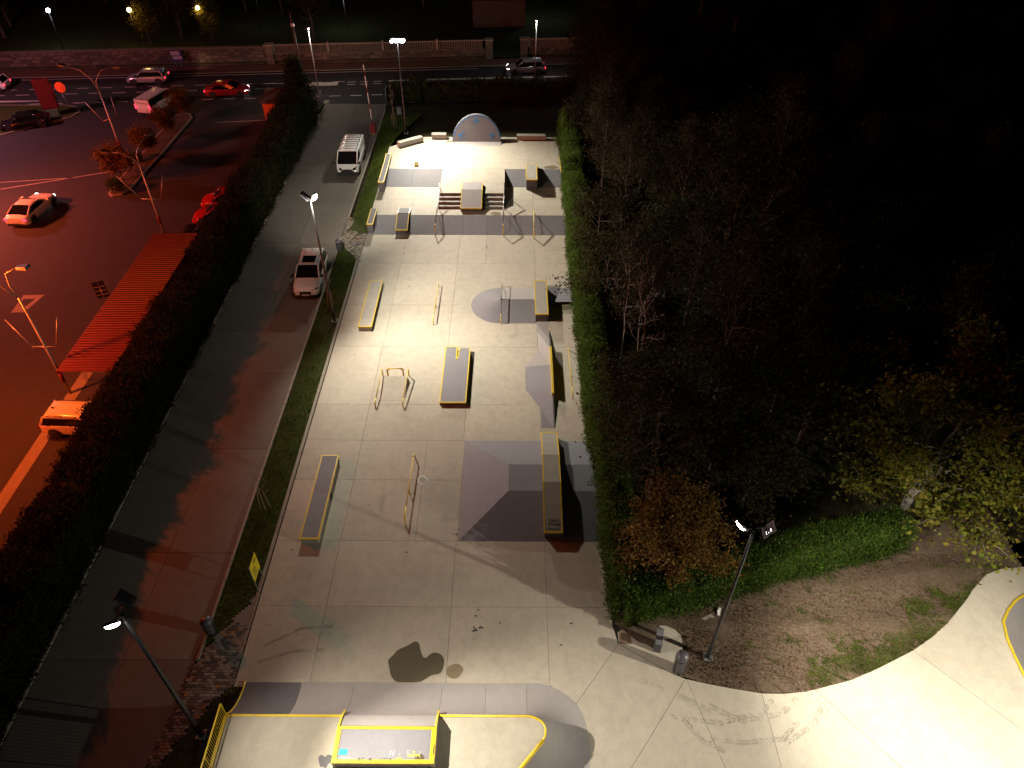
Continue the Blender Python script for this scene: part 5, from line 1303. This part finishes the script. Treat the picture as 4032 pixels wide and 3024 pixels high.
def skeleton(rng_, h, r0, crown_r, base, nl, ntw, up=.5, lean=0, fork=1, shape='round'):
    """returns list of (pts, radii) and array of twig points"""
    wood = []; tips = []
    stems = []
    for s in range(fork):
        a0 = rng_.uniform(0, 6.28); sp = 0 if fork == 1 else .18*h*(.5+.5*rng_.random())
        n = 8; pts = []
        for q in range(n+1):
            u = q/n; pts.append(Vector((math.cos(a0)*sp*u**1.2+rng_.normal(0, .02*h*u)+lean*u*h, math.sin(a0)*sp*u**1.2+rng_.normal(0, .02*h*u), h*u*(.96 if fork == 1 else rng_.uniform(.85, 1)) if False else h*u)))
        rad = [r0*(1-.86*(q/n)**.8)/(1 if fork == 1 else 1.25) for q in range(n+1)]
        wood.append((pts, rad)); stems.append((pts, rad))
    for q in range(nl):
        pts, rad = stems[q % fork]
        u = base+(1-base)*((q+.5)/nl)*.97; i = min(int(u*8), 7); f = u*8-i
        p = pts[i].lerp(pts[i+1], f); az = q*2.399+rng_.uniform(-.4, .4)
        rel = (u-base)/(1-base)
        sh = (math.sin(math.pi*min(1, .22+.78*rel))**.7 if shape == 'round' else (1-rel)*.9+.12)
        Ln = crown_r*sh*rng_.uniform(.75, 1.15); d = Vector((math.cos(az), math.sin(az), up*(.5+rel))).normalized()
        lp = [p]; 
        for k_ in range(4):
            d = (d+Vector((rng_.normal(0, .13), rng_.normal(0, .13), .06+rng_.normal(0, .1)))).normalized(); lp.append(lp[-1]+d*Ln/4)
        rb = max(.012, rad[i]*.5); wood.append((lp, [rb, rb*.75, rb*.5, rb*.32, rb*.15]))
        for k_ in range(ntw):
            w_ = rng_.uniform(.3, 1); j = min(int(w_*4), 3); s0 = lp[j].lerp(lp[j+1], w_*4-j)
            td = (d+Vector((rng_.normal(0, .6), rng_.normal(0, .6), rng_.normal(.1, .45)))).normalized(); tl = Ln*rng_.uniform(.18, .4)
            m_ = s0+td*tl*.5+Vector((0, 0, .04)); e_ = s0+td*tl; wood.append(([s0, m_, e_], [rb*.28, rb*.18, rb*.07]))
            tips += [m_, e_, s0.lerp(m_, .5)]
        tips += [lp[3], lp[4]]
    return wood, np.array([tuple(p) for p in tips])
def make_tree(name, label, cat, loc_, seed, h, r0, crown_r, base, nl, ntw, leaves, lsize, lmat, bark='bark', spread=.28, group=None, up=.5, fork=1, shape='round', aspect=.6, sides=5, lean=0):
    r = np.random.default_rng(seed); wood, tips = skeleton(r, h, r0, crown_r, base, nl, ntw, up, lean, fork, shape)
    t = thing(name, label, cat, loc_, 0, group)
    wm = mb()
    for q, (pts, rad) in enumerate(wood): wm.tube(pts, [max(.008, x) for x in rad], sides if len(pts) > 4 else 3 if len(pts) == 3 else 4, cap=False)
    wm.build('trunk', bark, t)
    if leaves:
        C = tips[r.integers(0, len(tips), leaves)]+r.normal(0, spread, (leaves, 3)); G = r.normal(0, 1, (leaves, 3))*np.array([1, 1, .5])
        link_mesh('crown', leaf_mesh('crown', C, G, lsize, aspect, lmat, r, .15), t)
    return t
def put(src, x, y, z, rz, s, label, group=None, sz=None):
    c = copy_tree(src); c.location = (x, y, z); c.rotation_euler = (0, 0, rz); c.scale = (s, s, sz or s)
    c['label'] = label
    if group: c['group'] = group
    elif 'group' in c: del c['group']
    return c
# named trees along the edge of the wood
make_tree('autumn_tree', 'rust brown autumn tree leaning out behind the hedge corner and the dark mast', 'tree', (7.2, 19.6, 0), 21, 5.2, .12, 2.6, .3, 26, 7, 13000, .15, 'autumn', spread=.26)
make_tree('autumn_tree', 'dull brown tree behind the corner hedge, right of the rust brown one', 'tree', (11.6, 23.6, 0), 22, 5.2, .12, 2.5, .3, 24, 7, 9000, .16, 'oak', spread=.3)
make_tree('plane_tree', 'big spreading tree with pale limbs and yellow-green leaves above the dirt bed', 'tree', (20.2, 24.0, 0), 23, 8.6, .26, 5.4, .16, 34, 10, 26000, .2, 'maple', 'bark_pale', spread=.34, fork=3, aspect=.85)
make_tree('oak_tree', 'olive oak bulging over the hedge beside the arched ledge', 'tree', (6.6, 28.0, 0), 24, 6.2, .15, 2.5, .25, 28, 8, 14000, .14, 'oak', spread=.3)
make_tree('oak_tree', 'oak with thin twigs reaching over the floor beside the tall pale ledge', 'tree', (6.0, 39.8, 0), 25, 6.0, .13, 2.9, .25, 24, 7, 5200, .15, 'oak', spread=.3, up=.28)
make_tree('oak_tree', 'thin twiggy oak overhanging the floor end below the lower bank', 'tree', (6.0, 46.5, 0), 26, 6.0, .12, 2.5, .3, 22, 7, 4200, .15, 'oak', spread=.3, up=.3)
make_tree('birch_tree', 'slender white-stemmed birch with two stems behind the low black rail', 'birch', (7.6, 33.6, 0), 27, 10.2, .085, 1.9, .3, 22, 7, 2600, .12, 'birch_leaf', 'bark_pale', spread=.3, up=1.1, fork=2)
make_tree('birch_tree', 'single white-stemmed birch left of the two-stemmed one', 'birch', (6.75, 35.6, 0), 28, 9.6, .07, 1.7, .35, 20, 7, 2400, .12, 'birch_leaf', 'bark_pale', spread=.3, up=1.2)
make_tree('birch_tree', 'brownish birch above the hedge beside the upper bank', 'birch', (6.9, 53.5, .6), 29, 9.5, .09, 2.0, .3, 24, 8, 6200, .13, 'birch_leaf', 'bark', spread=.35, up=1.0)
make_tree('birch_tree', 'brownish birch behind the hedge at the back right of the deck', 'birch', (7.6, 60.0, 1.0), 30, 9.5, .09, 2.0, .3, 24, 8, 6200, .13, 'birch_leaf', 'bark', spread=.35, up=1.0)
make_tree('young_conifer', 'bright green young conifer in the hedge at the back right of the deck', 'conifer', (4.75, 64.5, 1.15), 31, 3.6, .08, .95, .05, 60, 5, 9000, .2, 'conifer', spread=.16, up=.35, shape='cone', aspect=.3)
make_tree('conifer_tree', 'tall bushy dark conifer ending the left hedge at the driveway mouth', 'conifer', (-21.9, 74.4, 0), 32, 5.6, .16, 1.9, .03, 70, 6, 9000, .3, 'conifer_dry', spread=.28, up=.25, shape='cone', aspect=.3)
# saplings with stakes on the verge
def sapling(label, x, y, z, seed, h):
    t = make_tree('sapling', label, 'sapling', (x, y, z), seed, h, .03, .8, .35, 9, 3, 0, .1, 'oak', 'bark_pale', up=1.4, sides=5)
    mb().tube([(.25, .1, 0), (.15, .05, 1.5)], .025, 5).build('stake', 'wood_stake', t); mb().tube([(-.2, -.1, 0), (-.1, -.05, 1.4)], .025, 5).build('stake', 'wood_stake', t)
sapling('bare staked sapling on the verge between the suv and its lamp mast', -12.55, 40.9, -.02, 41, 3.2)
sapling('bare staked sapling on the verge left of the long near ledge', -12.7, 23.6, -.02, 42, 2.6)
sapling('bare sapling in the dark grass behind the deck, left of the far mast', -11.9, 70.7, .4, 43, 4.2)
# dark wood: a few individuals copied over the ground
WG = 'trees of the dark wood'
WL = {'a': 'tree with sparse dull brown leaves in the dark wood right of the skate park', 'b': 'dark leafy broadleaf tree in the dark wood right of the skate park', 'c': 'slender thin-stemmed tree in the dark wood right of the skate park', 'd': 'thinly leaved spreading tree in the dark wood right of the skate park'}
proto = {'a': make_tree('wood_tree', WL['a'], 'tree', (10.5, 26.5, 0), 51, 7.5, .15, 3.0, .25, 24, 7, 6000, .18, 'oak', spread=.36, group=WG),
         'b': make_tree('wood_tree', WL['b'], 'tree', (11.8, 32.5, 0), 52, 7.0, .16, 3.0, .2, 26, 7, 9000, .18, 'conifer_dry', spread=.4, group=WG),
         'c': make_tree('wood_tree', WL['c'], 'tree', (11.5, 46.0, 0), 53, 11, .10, 2.2, .35, 22, 7, 3600, .14, 'birch_leaf', 'bark', spread=.35, up=1.1, group=WG),
         'd': make_tree('wood_tree', WL['d'], 'tree', (15.5, 27.5, 0), 54, 8.0, .17, 3.4, .22, 26, 8, 5500, .18, 'oak', 'bark', spread=.4, group=WG, fork=2)}
taken = [(10.5, 26.5), (11.8, 32.5), (11.5, 46), (15.5, 27.5), (7.2, 19.6), (11.2, 22.2), (18.6, 22.6), (6.6, 28), (6, 39.8), (6, 46.5), (7.6, 33.6), (6.75, 35.6), (6.9, 53.5), (7.6, 60)]
r_ = random.Random(77); nput = 0; tries = 0
while nput < 120 and tries < 5000:
    tries += 1
    y = r_.uniform(23, 84); x = r_.uniform(6.8, 14+y*.62)
    if any((x-a)**2+(y-b)**2 < (2.5+.012*y)**2 for a, b in taken): continue
    if y < 24+max(0, (x-5)*.22): continue
    taken.append((x, y)); nput += 1
    k_ = r_.choice('aabbccd'); s = r_.uniform(.8, 1.2)
    put(proto[k_], x, y, ground_z(x, y)+.0, r_.uniform(0, 6.28), s, WL[k_], WG)
# undergrowth of the wood
pts = []
while len(pts) < 16000:
    y = r_.uniform(21, 84); x = r_.uniform(6, 14+y*.62)
    if y < 21+max(0, (x-5)*.22): continue
    pts.append((x, y, ground_z(x, y)+r_.uniform(0, .7)))
C = np.array(pts)
tag(link_mesh('undergrowth', leaf_mesh('undergrowth', C, rng.normal(0, 1, (len(C), 3)), .4, .5, 'oak', rng)), kind='stuff')
# trees of the park beyond the road
PG = 'dark trees in the park beyond the road'; PLb = 'dark tree trunk and crown in the unlit park beyond the stone wall'
nput = 0; tk = []
while nput < 34:
    u, v = r_.uniform(-70, 60), r_.uniform(17, 46)
    if any((u-a)**2+(v-b)**2 < 16 for a, b in tk) or (12 < u < 28 and v < 32): continue
    tk.append((u, v)); nput += 1; a = rp(u, v)
    put(proto[r_.choice('abd')], a[0], a[1], .2, r_.uniform(0, 6.28), r_.uniform(1.2, 1.7), PLb, PG)
for u, v, lab in ((-23.6, 19.6, 'leafy bush lit amber by the left park lamp'), (-16.0, 19.8, 'leafy bush lit amber by the right park lamp')):
    a = rp(u, v); make_tree('lit_bush', lab, 'bush', (a[0], a[1], .3), int(v*10), 4.6, .08, 1.5, .35, 16, 5, 2200, .25, 'maple', spread=.3)
# shrubs of the car park island
def shrub(label, x, y, seed, rr, h, mat='shrub_orange', n=6000):
    return make_tree('clipped_shrub', label, 'shrub', (x, y, .1), seed, h, .06, rr, .28, 26, 7, n, .16, mat, spread=.17, up=.75, fork=3)
shrub('largest rounded amber shrub, nearest on the planted island of the car park', -34.5, 59.9, 61, 1.75, 2.2)
shrub('second rounded amber shrub on the planted island', -34.0, 64.9, 62, 1.35, 2.0, n=4500)
shrub('third, darker rounded shrub on the planted island behind the amber pair', -34.0, 69.6, 63, 1.3, 1.9, 'autumn', 4000)
shrub('dark shrub at the far tip of the planted island by the passenger van', -33.9, 74.2, 64, 1.4, 2.0, 'autumn', 4000)
make_tree('low_shrub', 'small mounded green shrub at the near tip of the planted island', 'shrub', (-34.2, 57.9, .1), 65, .8, .04, .75, .05, 24, 6, 2600, .1, 'conifer', spread=.12, up=.5)
make_tree('low_shrub', 'small green mound under the second amber shrub on the planted island', 'shrub', (-34.55, 63.6, .1), 66, .6, .04, .5, .05, 18, 5, 1400, .1, 'conifer', spread=.1, up=.5)
